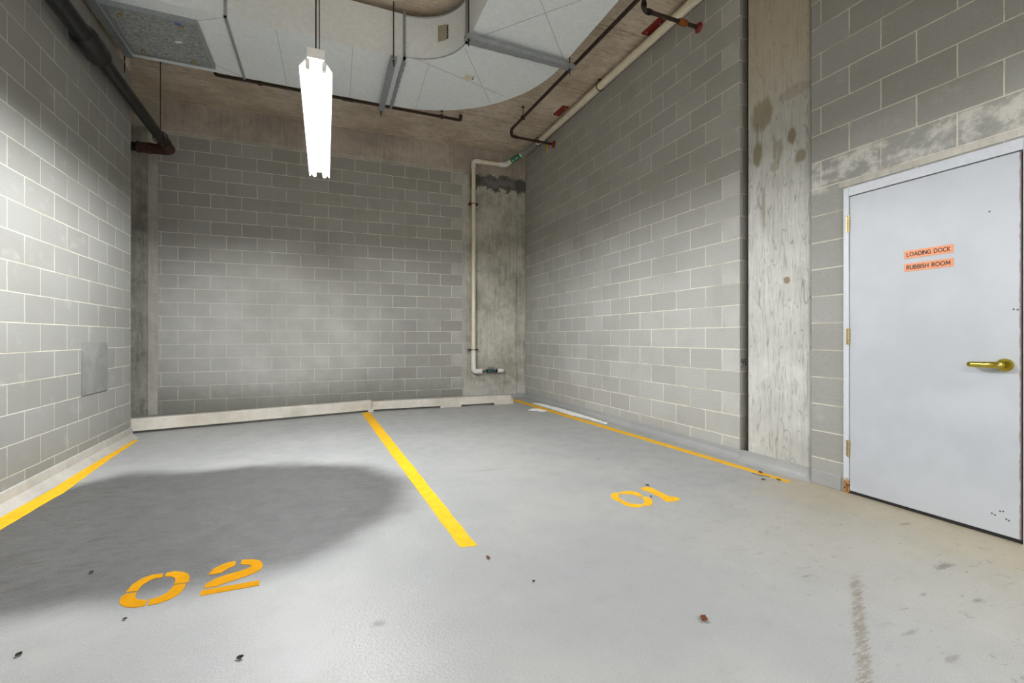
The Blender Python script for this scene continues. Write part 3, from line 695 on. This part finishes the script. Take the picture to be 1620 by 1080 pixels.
# ------------------------------------------------------------------ ventilation duct
DZ0, DZ1 = 3.94, 4.385
du = empty('ventilation_duct', (.745, 5.2, DZ0), 'large galvanised rectangular air duct turning through an elbow under the ceiling', 'duct')
obj('straight_section', box(BM(), -1.80, .745, 4.69, 5.715, DZ0, DZ1), M_duct, du)
cx, cy, ri, ro = .745, 4.165, .525, 1.55; n = 36
bm = BM(); A = []
for i in range(n + 1):
    a = pi / 2 - (pi / 2) * i / n
    A.append([bm.verts.new((cx + r_ * cos(a), cy + r_ * sin(a), z_)) for r_, z_ in ((ri, DZ0), (ro, DZ0), (ro, DZ1), (ri, DZ1))])
for P_, Q_ in zip(A, A[1:]):
    for k in range(4): bm.faces.new((P_[k], P_[(k + 1) % 4], Q_[(k + 1) % 4], Q_[k]))
bm.faces.new(A[0][::-1]); bm.faces.new(A[-1])
obj('elbow', bm, M_duct, du, smooth=True)
obj('outgoing_section', box(BM(), cx + ri, cx + ro, Y0 + .1, cy, DZ0, DZ1), M_duct, du)
for z_ in (DZ0 + .012, DZ1 - .012):     # rolled seam edges of the throat
    bm = tube(BM(), [(cx + (ri - .004) * cos(a), cy + (ri - .004) * sin(a), z_) for a in [pi / 2 * k / 24 for k in range(25)]], .005, 6)
    obj('seam_bead', bm, M_steel, du, smooth=True)
def flange_x(x, y0, y1, dz=.035, t=.02):     # frame around the duct at constant x
    bm = BM(); box(bm, x - t, x + t, y0 - dz, y1 + dz * .3, DZ0 - dz, DZ0 + .001); box(bm, x - t, x + t, y0 - dz, y0, DZ0 - dz, DZ1 + .02); box(bm, x - t, x + t, y1, y1 + dz, DZ0 - dz, DZ1 + .02); return bm
o = obj('flange', flange_x(.745, 4.69, 5.715, .028, .012), M_steel, du)
for k in range(9): obj('flange_cleat', box(BM(), .757, .768, 4.75 + k * .11, 4.80 + k * .11, DZ0 - .030, DZ0 - .001), M_steel, o)
o = obj('flange', flange_x(-.82, 4.69, 5.715, .014, .012), M_steel, du)
bm = BM(); y_ = cy; x0, x1 = cx + ri, cx + ro
box(bm, x0 - .03, x1 + .03, y_ - .02, y_ + .02, DZ0 - .035, DZ0 + .001); box(bm, x0 - .03, x0, y_ - .02, y_ + .02, DZ0 - .035, DZ1 + .02); box(bm, x1, x1 + .03, y_ - .02, y_ + .02, DZ0 - .035, DZ1 + .02)
o = obj('flange', bm, M_steel, du)
for k in range(5): obj('flange_cleat', box(BM(), x0 + .08 + k * .2, x0 + .17 + k * .2, y_ + .02, y_ + .032, DZ0 - .030, DZ0 - .001), M_steel, o)
bm = BM()   # end frame at the left wall
box(bm, -1.875, -1.80, 2.6, 5.74, DZ0 - .01, DZ0 + .05); box(bm, -1.83, -1.80, 2.6, 5.74, DZ0 + .05, DZ1)
obj('side_rail', bm, M_steel, du)
# straight section continuing left of the panel towards the camera
obj('branch_section', box(BM(), -1.80, -.86, 2.2, 4.69, DZ0 + .19, DZ1 - .01), M_duct, du)
# access panel (protruding lid)
pn = obj('access_panel', box(BM(), -1.735, -1.085, 4.86, 5.545, DZ0 - .035, DZ0), M_panel, du, bevel=.003)
bm = BM(); q = DZ0 - .04
for b_ in ((-1.76, -1.06, 4.835, 4.86), (-1.76, -1.06, 5.545, 5.565), (-1.76, -1.735, 4.86, 5.545), (-1.085, -1.06, 4.86, 5.545)): box(bm, *b_, q - .008, DZ0)
obj('panel_frame', bm, M_steel, pn)
for x_, y_ in ((-1.649, 4.939), (-1.208, 4.925), (-1.645, 5.48), (-1.235, 5.49)):
    bm = BM(); ring(bm, (x_, y_, q - .012), (.3, 1, 0), .022, .0035, 14, 6); disc(bm, (x_, y_, q - .006), (0, 0, 1), .012, .012, 12)
    obj('cam_latch', bm, M_oldbrass, pn, smooth=True)
def sticker(c, w, d, mat, rot, name='sticker', par=None):
    M = Matrix.Translation(c) @ Matrix.Rotation(rot, 4, 'Z'); bm = box(BM(), -w / 2, w / 2, -d / 2, d / 2, -.0015, 0, M); return obj(name, bm, mat, par)
sticker((-1.226, 4.905, q + .004), .05, .035, M_blue, .1, par=pn)
sticker((-1.29, 5.2, q + .004), .06, .03, M_white, -.3, par=pn)
st = sticker((1.445, 4.775, DZ0), .085, .085, M_sticker, .35, par=du)
bm = BM()
for k in range(4): box(bm, 1.492 + .004 * (k % 2), 1.505 + .005 * (k % 3), 4.735 + k * .022, 4.748 + k * .022, DZ0 - .0012, DZ0 + .0005)
obj('scribble', bm, M_ink, st)
# sticker on the throat of the elbow
a = atan2(4.56 - cy, 1.12 - cx)
bm = BM(); w_ = .10; rows = []
for k in range(5):
    aa = a + (k - 2) / 4 * (w_ / ri); rows.append([bm.verts.new((cx + (ri - .002) * cos(aa), cy + (ri - .002) * sin(aa), z_)) for z_ in (4.115, 4.28)])
for P_, Q_ in zip(rows, rows[1:]): bm.faces.new((P_[0], Q_[0], Q_[1], P_[1]))
bmesh.ops.solidify(bm, geom=bm.faces[:], thickness=.001)
st = obj('sticker', bm, M_sticker, du)
bm = BM(); aa = a - (w_ / ri) * .62
for k in range(6):
    x_ = cx + (ri - .003) * cos(aa - .006 * (k % 2)); y_ = cy + (ri - .003) * sin(aa); box(bm, x_ - .007, x_ + .007, y_ - .007, y_ + .007, 4.125 + k * .024, 4.139 + k * .024)
obj('scribble', bm, M_ink, st)
# folded cross-break creases on the undersides
def crease(p, q_, w=.0018):
    bm = BM()
    p = Vector((*p, DZ0)); q_ = Vector((*q_, DZ0)); d = (q_ - p).normalized(); nn = Vector((-d.y, d.x, 0)) * w
    vs = [bm.verts.new(v) for v in (p + nn, p - nn, q_ - nn, q_ + nn)]; vt = [bm.verts.new(v.co - Vector((0, 0, .0016))) for v in vs]
    bm.faces.new(vt)
    for i in range(4): bm.faces.new((vs[i], vs[(i + 1) % 4], vt[(i + 1) % 4], vt[i]))
    obj('crease', bm, M_steel, du)
for a_, b_ in (((.86, 4.66), (1.95, 4.98)), ((1.27, 4.30), (1.86, 5.20)), ((1.30, 4.15), (2.26, 3.0)), ((2.27, 4.1), (1.28, 3.0)), ((1.00, 4.66), (1.04, 5.68)), ((-.42, 4.70), (-.40, 5.70)), ((.25, 4.70), (.27, 5.70)), ((-1.05, 5.56), (-.84, 5.70)), ((-1.05, 4.84), (-.84, 4.71))): crease(a_, b_)

# trapeze hangers
def hanger(name_lab, c0, c1, width, rods, label):
    c0 = Vector(c0); c1 = Vector(c1); e = empty('trapeze_hanger', (c0 + c1) / 2, label, 'hanger', 'trapeze hangers under the air duct')
    d = (c1 - c0).normalized(); s = Vector((-d.y, d.x, 0)); w = width / 2
    prof = [(-w, .0), (-w, .042), (-w + .004, .042), (-w + .004, .004), (w - .004, .004), (w - .004, .042), (w, .042), (w, 0)]
    prof = [(a, -.042 + b) for a, b in prof]
    obj('channel', extrude_profile(BM(), prof, c0, c1, s), M_steel, e)
    for p in rods:
        bm = tube(BM(), [(p[0], p[1], ZC), (p[0], p[1], c0.z - .10)], .006, 8); tube(bm, [(p[0], p[1], c0.z - .052), (p[0], p[1], c0.z - .042)], .013, 6)
        obj('threaded_rod', bm, M_darkpipe, e)
    return e
zb = DZ0 - .030
hanger('', (.635, 4.63, zb), (.635, 5.79, zb), .062, [(.635, 4.655), (.635, 5.765)], 'galvanised trapeze hanger under the straight duct left of its elbow')
hanger('', (1.20, 4.05, zb - .006), (2.385, 4.10, zb - .006), .062, [(1.235, 4.052), (2.335, 4.098)], 'galvanised trapeze hanger at the right end of the duct elbow')
e = empty('threaded_rod', (-1.90, 5.80, 4.1), 'thin threaded rod hanging past the left corner of the duct', 'rod'); obj('rod', tube(BM(), [(-1.90, 5.80, ZC), (-1.90, 5.80, 3.80)], .006, 8), M_darkpipe, e); obj('nut', tube(BM(), [(-1.90, 5.80, 3.90), (-1.90, 5.80, 3.915)], .013, 6), M_steel, e)

# ------------------------------------------------------------------ lamp
def lamp(x, y0, y1, z, label, rods=True, M_tube=M_tube):
    e = empty('batten_light', (x, (y0 + y1) / 2, z), label, 'light', 'hanging fluorescent lights')
    w = .088
    # z is the lower lip of the reflector wings
    bm = box(BM(), x - .048, x + .048, y0 - .02, y1 + .005, z + .056, z + .115); obj('spine', bm, M_white_metal, e, bevel=.004)
    for sgn in (-1, 1):
        bm = BM(); pr = [(0.03, .056), (.05, .054), (w, .003), (w + .002, .005), (.052, .057), (.03, .060)]
        extrude_profile(bm, [(sgn * a, b) for a, b in pr], (x, y0, z), (x, y1, z), (1, 0, 0)); obj('reflector', bm, M_reflector, e)
    for sgn in (-1, 1):
        tb = tube(BM(), [(x + sgn * .044, y0 + .03, z + .014), (x + sgn * .044, y1 - .03, z + .014)], .014, 10); obj('fluorescent_tube', tb, M_tube, e, smooth=True)
        for yy in (y0 + .015, y1 - .015):
            bm = box(BM(), x + sgn * .044 - .012, x + sgn * .044 + .012, yy - .012, yy + .012, z + .002, z + .056); obj('lampholder', bm, M_white_metal, e, bevel=.002)
    if rods:
        for yy in (y0 + .0, y1 - .25):
            bm = tube(BM(), [(x, yy, z + .115), (x, yy, ZC)], .0045, 8); disc(bm, (x, yy, ZC - .02), (0, 0, 1), .03, .02, 16); obj('suspension_rod', bm, M_darkpipe, e)
    return e
lamp(-.05, 2.86, 4.78, 2.64, 'lit twin-tube fluorescent batten light hanging over bay 02')
lamp(.45, -2.5, -.6, 2.64, 'extra fluorescent batten light added unseen behind the camera as fill', M_tube=M_tube_fill)  # extra lamp out of view, added to light the room
lamp(2.62, -2.0, -.1, 2.64, 'extra fluorescent batten light added unseen beyond the right edge as fill near the door', M_tube=M_tube_fill)  # extra lamp out of view, added to brighten door-side floor and right wall

# ------------------------------------------------------------------ black cast iron drain pipe
ip = empty('drain_pipe', (-1.80, 5.0, 3.5), 'thick black cast iron drain pipe high along the left wall ending in a rusty elbow', 'pipe')
pz = 3.50; px = lambda y: XL(y) + .128
bm = tube(BM(), [(px(1.2), 1.2, pz + .02), (px(4.75), 4.75, pz)], .068, 20); obj('pipe_run', bm, M_iron, ip, smooth=True)
bm = tube(BM(), [(px(4.6), 4.6, pz), (px(4.62), 4.62, pz), (px(4.64), 4.64, pz), (px(4.92), 4.92, pz), (px(4.94), 4.94, pz), (px(4.99), 4.99, pz)], [.07, .085, .092, .092, .078, .06], 20)
obj('socket', bm, M_iron, ip, smooth=True)
bm = tube(BM(), [(px(4.9), 4.9, pz), (px(6.9), 6.9, pz)], .056, 20); obj('pipe_run', bm, M_iron, ip, smooth=True)
ex = px(6.95)
bm = tube(BM(), [(px(6.80), 6.80, pz), (ex, 6.95, pz), (ex, 7.06, pz), (ex - .16, 7.09, pz), (ex - .34, 7.09, pz)], .064, 20, .07)
ring(bm, (px(6.82), 6.83, pz), (0, 1, 0), .062, .010, 20, 8); ring(bm, (ex - .22, 7.09, pz), (1, 0, 0), .062, .012, 20, 8); ring(bm, (ex - .34, 7.09, pz), (1, 0, 0), .062, .012, 20, 8)
obj('elbow', bm, M_rust, ip, smooth=True)
bm = tube(BM(), [(ex - .30, 7.09, pz), (-3.44, 7.09, pz)], .056, 18); obj('pipe_run', bm, M_iron, ip, smooth=True)
def rod_ring(x, y, zp, R, lab, group, ztop=ZC):
    e = empty('pipe_hanger', (x, y, zp), lab, 'hanger', group)
    bm = tube(BM(), [(x, y, ztop), (x, y, zp + R + .005)], .005, 8); disc(bm, (x, y, ztop - .012), (0, 0, 1), .02, .012, 12); obj('rod', bm, M_darkpipe, e)
    bm = ring(BM(), (x, y, zp), (0, 1, 0), R, .006, 20, 6); obj('clamp_ring', bm, M_rust, e, smooth=True)
    return e
rod_ring(px(6.66), 6.66, pz, .074, 'rusty ring hanger on a rod at the end of the black drain pipe', 'rod hangers under the ceiling')

# ------------------------------------------------------------------ sprinkler pipes
sp = empty('sprinkler_pipe', (2.7, 4.0, 4.3), 'dark sprinkler pipe beside the duct with two branches to red flanges', 'pipe')
XA = lambda y: 2.752 - .031 * (y - 3.4)
bm = tube(BM(), [(XA(Y0 + .2), Y0 + .2, 4.305), (XA(6.42), 6.42, 4.30)], .021, 14); obj('pipe_run', bm, M_darkpipe, sp, smooth=True)
bm = tube(BM(), [(XA(6.38), 6.38, 4.30), (2.66, 6.47, 4.30), (2.66, 6.47, 4.205), (2.76, 6.49, 4.205)], .024, 14, .045); obj('elbow', bm, M_darkpipe, sp, smooth=True)
bm = tube(BM(), [(2.72, 6.485, 4.205), (3.42, 6.56, 4.235)], .018, 14); obj('branch', bm, M_darkpipe, sp, smooth=True)
bm = tube(BM(), [(3.08, 6.524, 4.2205), (3.17, 6.534, 4.2245)], .026, 12); obj('coupling', bm, M_rust, sp, smooth=True)
bm = tube(BM(), [(XR(6.5) - .03, 6.557, 4.234), (XR(6.5) - .012, 6.559, 4.235), (XR(6.5) + .001, 6.56, 4.235)], [.022, .055, .06], 18); obj('wall_flange', bm, M_redpaint, sp, smooth=True)
bm = tube(BM(), [(2.757, 3.445, 4.295), (2.757, 3.445, 4.15), (2.86, 3.447, 4.155)], .021, 14, .03); obj('elbow', bm, M_darkpipe, sp, smooth=True)
obj('socket', tube(tube(BM(), [(2.757, 3.445, 4.215), (2.757, 3.445, 4.18)], .027, 14), [(2.79, 3.446, 4.151), (2.83, 3.447, 4.153)], .027, 14), M_iron, sp, smooth=True)
bm = tube(BM(), [(2.83, 3.447, 4.153), (3.43, 3.46, 4.175)], .018, 14); obj('branch', bm, M_darkpipe, sp, smooth=True)
bm = tube(BM(), [(3.18, 3.4545, 4.166), (3.20, 3.455, 4.167), (3.26, 3.456, 4.169), (3.28, 3.4565, 4.17)], [.026, .032, .032, .026], 12); obj('coupling', bm, M_orange, sp, smooth=True)
bm = tube(BM(), [(XR(3.4) - .03, 3.459, 4.174), (XR(3.4) - .012, 3.459, 4.175), (XR(3.4) + .001, 3.46, 4.175)], [.022, .045, .05], 18); obj('wall_flange', bm, M_redpaint, sp, smooth=True)
sp = empty('sprinkler_pipe', (.3, 6.64, 4.38), 'dark steel sprinkler pipe under the ceiling behind the duct, with upturned ends', 'pipe')
bm = tube(BM(), [(-1.27, 6.65, ZC - .005), (-1.27, 6.65, 4.375), (1.89, 6.61, 4.365), (1.89, 6.61, 4.43)], .021, 14, .03); obj('pipe_run', bm, M_darkpipe, sp, smooth=True)
bm = tube(BM(), [(.22, 6.63, 4.37), (.36, 6.63, 4.37)], .028, 12); tube(bm, [(.29, 6.63, 4.37), (.29, 6.63, 4.425)], .02, 12); obj('tee', bm, M_darkpipe, sp, smooth=True)
bm = tube(BM(), [(1.89, 6.61, 4.40), (1.89, 6.61, 4.44)], .026, 12); obj('elbow', bm, M_rust, sp, smooth=True)
rod_ring(1.60, 6.613, 4.368, .031, 'small rod hanger on the back sprinkler pipe near its right end', 'rod hangers under the ceiling')
rod_ring(-.78, 6.644, 4.3735, .031, 'small rod hanger on the back sprinkler pipe below the duct seam', 'rod hangers under the ceiling')
rod_ring(XA(6.05), 6.05, 4.30, .028, 'small rod hanger on the dark sprinkler pipe near its lower elbow', 'rod hangers under the ceiling')

# ------------------------------------------------------------------ white PVC drain
pv = empty('pvc_pipe', (2.41, 7.62, .5), 'cream plastic drain pipe under the ceiling and down the right back corner', 'pipe')
PX = 3.315; zt = lambda y: 4.36 + .004 * (y - 3.4)
bm = tube(BM(), [(PX, Y0 + .2, zt(Y0)), (PX, 6.93, zt(6.93))], .046, 20); obj('pipe_run', bm, M_pvc, pv, smooth=True)
bm = tube(BM(), [(PX, 6.93, zt(6.93)), (PX, 7.03, zt(7)), (3.25, 7.16, 4.335)], .042, 18, .05); obj('bend', bm, M_pvc_g, pv, smooth=True)
A_, B_ = Vector((3.25, 7.16, 4.335)), Vector((3.01, 7.60, 4.205)); dv = (B_ - A_)
bm = tube(BM(), [A_, A_ + dv * .32], .0405, 18); obj('pipe_run', bm, M_pvc_g, pv, smooth=True)
bm = tube(BM(), [A_ + dv * .32, B_ - dv * .1], .040, 18); obj('pipe_run', bm, M_pvc, pv, smooth=True)
bm = tube(BM(), [A_ + dv * .30, A_ + dv * .72], .0425, 18); lb = obj('label', bm, M_green, pv, smooth=True)
for q1, q2 in ((.27, .31), (.715, .73)): obj('label_edge', tube(BM(), [A_ + dv * q1, A_ + dv * q2], .0432, 18), M_white, lb, smooth=True)
# printed words on the green label, facing the room
dn = dv.normalized(); fwd = Vector((-.25, -.8, -.5)); fwd = (fwd - dn * fwd.dot(dn)).normalized(); up_ = -fwd.cross(dn)
ux = -dn; uy = fwd.cross(ux)
for k, (a0, ln) in enumerate(((.36, .16), (.58, .08))):
    M = frame_mat(A_ + dv * (a0 + ln / 2) + fwd * .0435, ux, uy); bm = BM()
    for j in range(3 if k else 5):
        for q2 in (-1, 1): box(bm, -ln * dv.length / 2 + j * .014, -ln * dv.length / 2 + j * .014 + .009, q2 * .008 - .004, q2 * .008 + .004, -.001, .0006, M)
    obj('label_print', bm, M_white, lb)
bm = tube(BM(), [B_ - dv * .14, B_, (2.89, 7.62, 4.203)], .045, 18, .06); obj('bend', bm, M_pvc_w, pv, smooth=True)
bm = tube(BM(), [(2.92, 7.62, 4.203), (2.50, 7.62, 4.198)], .038, 18); obj('pipe_run', bm, M_pvc, pv, smooth=True)
bm = tube(BM(), [(2.53, 7.62, 4.198), (2.412, 7.62, 4.195), (2.412, 7.62, 4.07)], .044, 18, .06); obj('elbow', bm, M_pvc_w, pv, smooth=True)
bm = tube(BM(), [(2.412, 7.62, 4.1), (2.412, 7.62, .80)], .036, 18); obj('downpipe', bm, M_pvc, pv, smooth=True)
bm = tube(BM(), [(2.412, 7.62, .86), (2.412, 7.62, .56)], .042, 18); obj('socket', bm, M_pvc_w, pv, smooth=True)
bm = tube(BM(), [(2.412, 7.62, .60), (2.412, 7.62, .495), (2.56, 7.62, .493)], .044, 18, .06); obj('elbow', bm, M_pvc_w, pv, smooth=True)
bm = tube(BM(), [(2.86, 7.62, .495), (2.955, 7.62, .493)], .036, 18); tube(bm, [(2.955, 7.62, .493), (2.975, 7.62, .493)], .026, 12); obj('end_cap', bm, M_pvc_w, pv, smooth=True)
for z_ in (3.44, .875):
    bm = BM(); ring(bm, (2.412, 7.62, z_), (0, 0, 1), .041, .006, 20, 6); box(bm, 2.33, 2.365, 7.60, 7.70, z_ - .01, z_ + .01); box(bm, 2.46, 2.495, 7.60, 7.70, z_ - .01, z_ + .01); box(bm, 2.335, 2.49, 7.685, 7.705, z_ - .012, z_ + .012)
    obj('wall_clip', bm, M_rust, pv)
bm = tube(BM(), [(2.56, 7.62, .493), (2.86, 7.62, .495)], .013, 12); tube(bm, [(2.66, 7.62, .495), (2.68, 7.62, .495), (2.70, 7.62, .497), (2.76, 7.62, .497), (2.79, 7.62, .495), (2.81, 7.62, .495)], [.016, .028, .034, .034, .024, .018], 14); vl = tag(obj('valve', bm, M_teal, pv, smooth=True), 'teal painted valve')
for x_ in (2.655, 2.835): obj('flange', disc(BM(), (x_, 7.62, .495), (1, 0, 0), .034, .012, 16), M_dark, vl, smooth=True)
for x_ in (2.69, 2.73, 2.775): obj('bolt', tube(tube(BM(), [(x_, 7.60, .52), (x_, 7.60, .555)], .005, 8), [(x_, 7.60, .55), (x_, 7.60, .56)], .010, 6), M_teal, vl)
obj('wall_bracket', box(BM(), 2.68, 2.72, 7.64, 7.705, .48, .51), M_rust, vl)
rod_ring(PX, 6.90, zt(6.9), .054, 'ring hanger on the cream pipe near its grey end by the back corner', 'rod hangers under the ceiling')
rod_ring(PX, 5.03, zt(5), .056, 'ring hanger halfway along the cream ceiling pipe', 'rod hangers under the ceiling')
# yellow clamp and dark fixing above it
e = empty('pipe_clamp', (3.39, 6.75, 4.22), 'small yellow and dark beam clamp beside the cream pipe near the back corner', 'clamp')
obj('clamp_rod', tube(BM(), [(3.40, 6.72, ZC), (3.40, 6.72, 4.30)], .006, 8), M_dark, e)
bm = tube(BM(), [(3.40, 6.72, ZC), (3.40, 6.72, ZC - .03), (3.40, 6.72, ZC - .05)], [.036, .028, .008], 12); obj('anchor', bm, M_seal, e, smooth=True)
bm = tube(BM(), [(3.40, 6.72, 4.30), (3.405, 6.72, 4.25), (3.40, 6.72, 4.16)], [.012, .016, .006], 8); obj('hook', bm, M_yellow, e, smooth=True)

# red plates on the ceiling
for pts, lab in (([(3.235, 4.09), (3.335, 4.083), (3.345, 3.825), (3.245, 3.82)], 'nearer red oxide plate bolted to the ceiling above the cream pipe'),
                 ([(3.18, 6.08), (3.285, 6.09), (3.29, 5.79), (3.19, 5.80)], 'farther red oxide plate bolted to the ceiling above the cream pipe')):
    c_ = Vector((sum(p_[0] for p_ in pts) / 4, sum(p_[1] for p_ in pts) / 4, ZC)); e = empty('ceiling_plate', c_, lab, 'plate', 'red plates on the ceiling')
    obj('plate', prism(BM(), pts, ZC - .012, ZC), M_redpaint, e)
    for k in (0, 2):
        q_ = c_ * .35 + Vector((*pts[k], ZC)) * .65; q_.x = q_.x * .5 + c_.x * .5
        obj('bolt', tube(BM(), [(q_.x, q_.y, ZC - .01), (q_.x, q_.y, ZC - .024)], .009, 6), M_steel, e)

# ------------------------------------------------------------------ litter on the floor
def leaf(x, y, s, rot, mat, label, cat='leaf', group='dry leaves and bits on the floor'):
    bm = BM(); n = 7; rows = []
    for i in range(n + 1):
        t_ = i / n; w = s * .42 * sin(pi * min(1, t_ * 1.02 + .02)) ** .8 * (1 + .35 * mnoise.noise((i * 1.7, x * 9, y * 7))) + .0006
        zc_ = .002 + s * .25 * (t_ - .5) ** 2 + s * .06 * (1 + mnoise.noise((x * 3, i, 1)))
        rows.append([bm.verts.new((s * (t_ - .5), w * k, zc_ + s * .28 * abs(k) ** 1.5 * (1.0 if k > 0 else .5))) for k in (-1, -.5, 0, .5, 1)])
    for A, B in zip(rows, rows[1:]):
        for k in range(4): bm.faces.new((A[k], A[k + 1], B[k + 1], B[k]))
    tube(bm, [(-s * .5, 0, s * .08), (-s * .72, s * .05, .002)], .0012, 5)
    bmesh.ops.solidify(bm, geom=[f for f in bm.faces if len(f.verts) == 4][:n * 4], thickness=.0008)
    mn = min(v.co.z for v in bm.verts)
    bmesh.ops.translate(bm, verts=bm.verts, vec=(0, 0, -mn))
    bmesh.ops.rotate(bm, verts=bm.verts, matrix=Matrix.Rotation(rot, 3, 'Z')); bmesh.ops.translate(bm, verts=bm.verts, vec=(x, y, .0003))
    return tag(obj('dry_leaf' if cat == 'leaf' else 'debris_scrap', bm, mat, loc=(x, y, 0)), label, cat, group)
leaf(1.35, 1.331, .034, .4, M_leaf, 'curled orange brown leaf alone on the open floor, bottom centre right')
leaf(.743, 2.111, .024, 1.4, M_leaf, 'small orange leaf just beyond the near end of the middle yellow line')
leaf(3.235, 2.60, .036, .9, M_leaf, 'crumpled brown leaf on the yellow line in front of the big column')
leaf(3.10, 2.47, .03, 2.6, M_leafd, 'small dark leaf scrap on the floor short of the right yellow line end')
leaf(-.267, 1.771, .021, .3, M_leafd, 'dark scrap on the floor at the bottom edge below number 02', 'debris')
leaf(-.97, 2.078, .02, 1.0, M_leafd, 'dark scrap on the floor at the lower left', 'debris')
leaf(-.715, 2.187, .013, .2, M_leafd, 'tiny brown scrap just below the zero of number 02', 'debris')
leaf(-1.0, 2.68, .017, .8, M_leafd, 'small brown scrap left of number 02', 'debris')
leaf(2.19, 2.70, .028, 2.0, M_leafd, 'thin dark twig beside the digit one of number 01', 'debris')
leaf(2.06, 2.50, .016, .5, M_leafd, 'tiny dark crumb between the digits of number 01', 'debris')
leaf(.86, 1.83, .013, .5, M_leafd, 'tiny black crumb right of the middle line end', 'debris')
leaf(3.48, 2.935, .06, .3, M_spill, 'pale crumbly debris in the gap between right wall and big column', 'debris')
leaf(3.455, 2.92, .045, 1.3, M_leaf, 'brown crumbs in the gap between right wall and big column', 'debris')
bm = tube(BM(), [(3.16, 2.62, .004), (3.17, 2.56, .003), (3.21, 2.50, .004)], .0022, 6)
tag(obj('twig', bm, M_leafd, loc=(3.17, 2.56, 0)), 'thin twig lying across the yellow line near the big column', 'twig')
leaf(3.20, 2.42, .03, 1.9, M_leafd, 'flat brown leaf at the near end of the right yellow line')

# spilled white render beside the right line
def splat(pts, z, label, seed):
    bm = BM(); o = []
    for (ax, ay), (bx, by) in zip(pts, pts[1:] + pts[:1]):
        k = max(2, int(math.hypot(bx - ax, by - ay) / .02))
        for i in range(k):
            x_ = ax + (bx - ax) * i / k; y_ = ay + (by - ay) * i / k
            o.append((x_ + .022 * mnoise.noise((x_ * 22, y_ * 22, seed)), y_ + .03 * mnoise.noise((x_ * 22, y_ * 22, seed + 5))))
    flat(bm, o, 0, z); return tag(obj('render_spill', bm, M_spill, loc=(pts[0][0], pts[0][1], 0)), label, 'spill', 'dried white render on the floor')
splat([(3.17, 6.80), (3.28, 6.7), (3.335, 6.1), (3.335, 5.4), (3.315, 4.85), (3.275, 4.84), (3.255, 5.3), (3.19, 5.6), (3.20, 6.1)], .006, 'long dried white render splash between the right yellow line and wall', 1.3)
splat([(2.80, 6.16), (2.93, 6.30), (3.02, 6.25), (3.06, 6.02), (2.97, 5.98), (2.90, 6.08)], .003, 'small dried white render splash left of the right yellow line', 4.1)
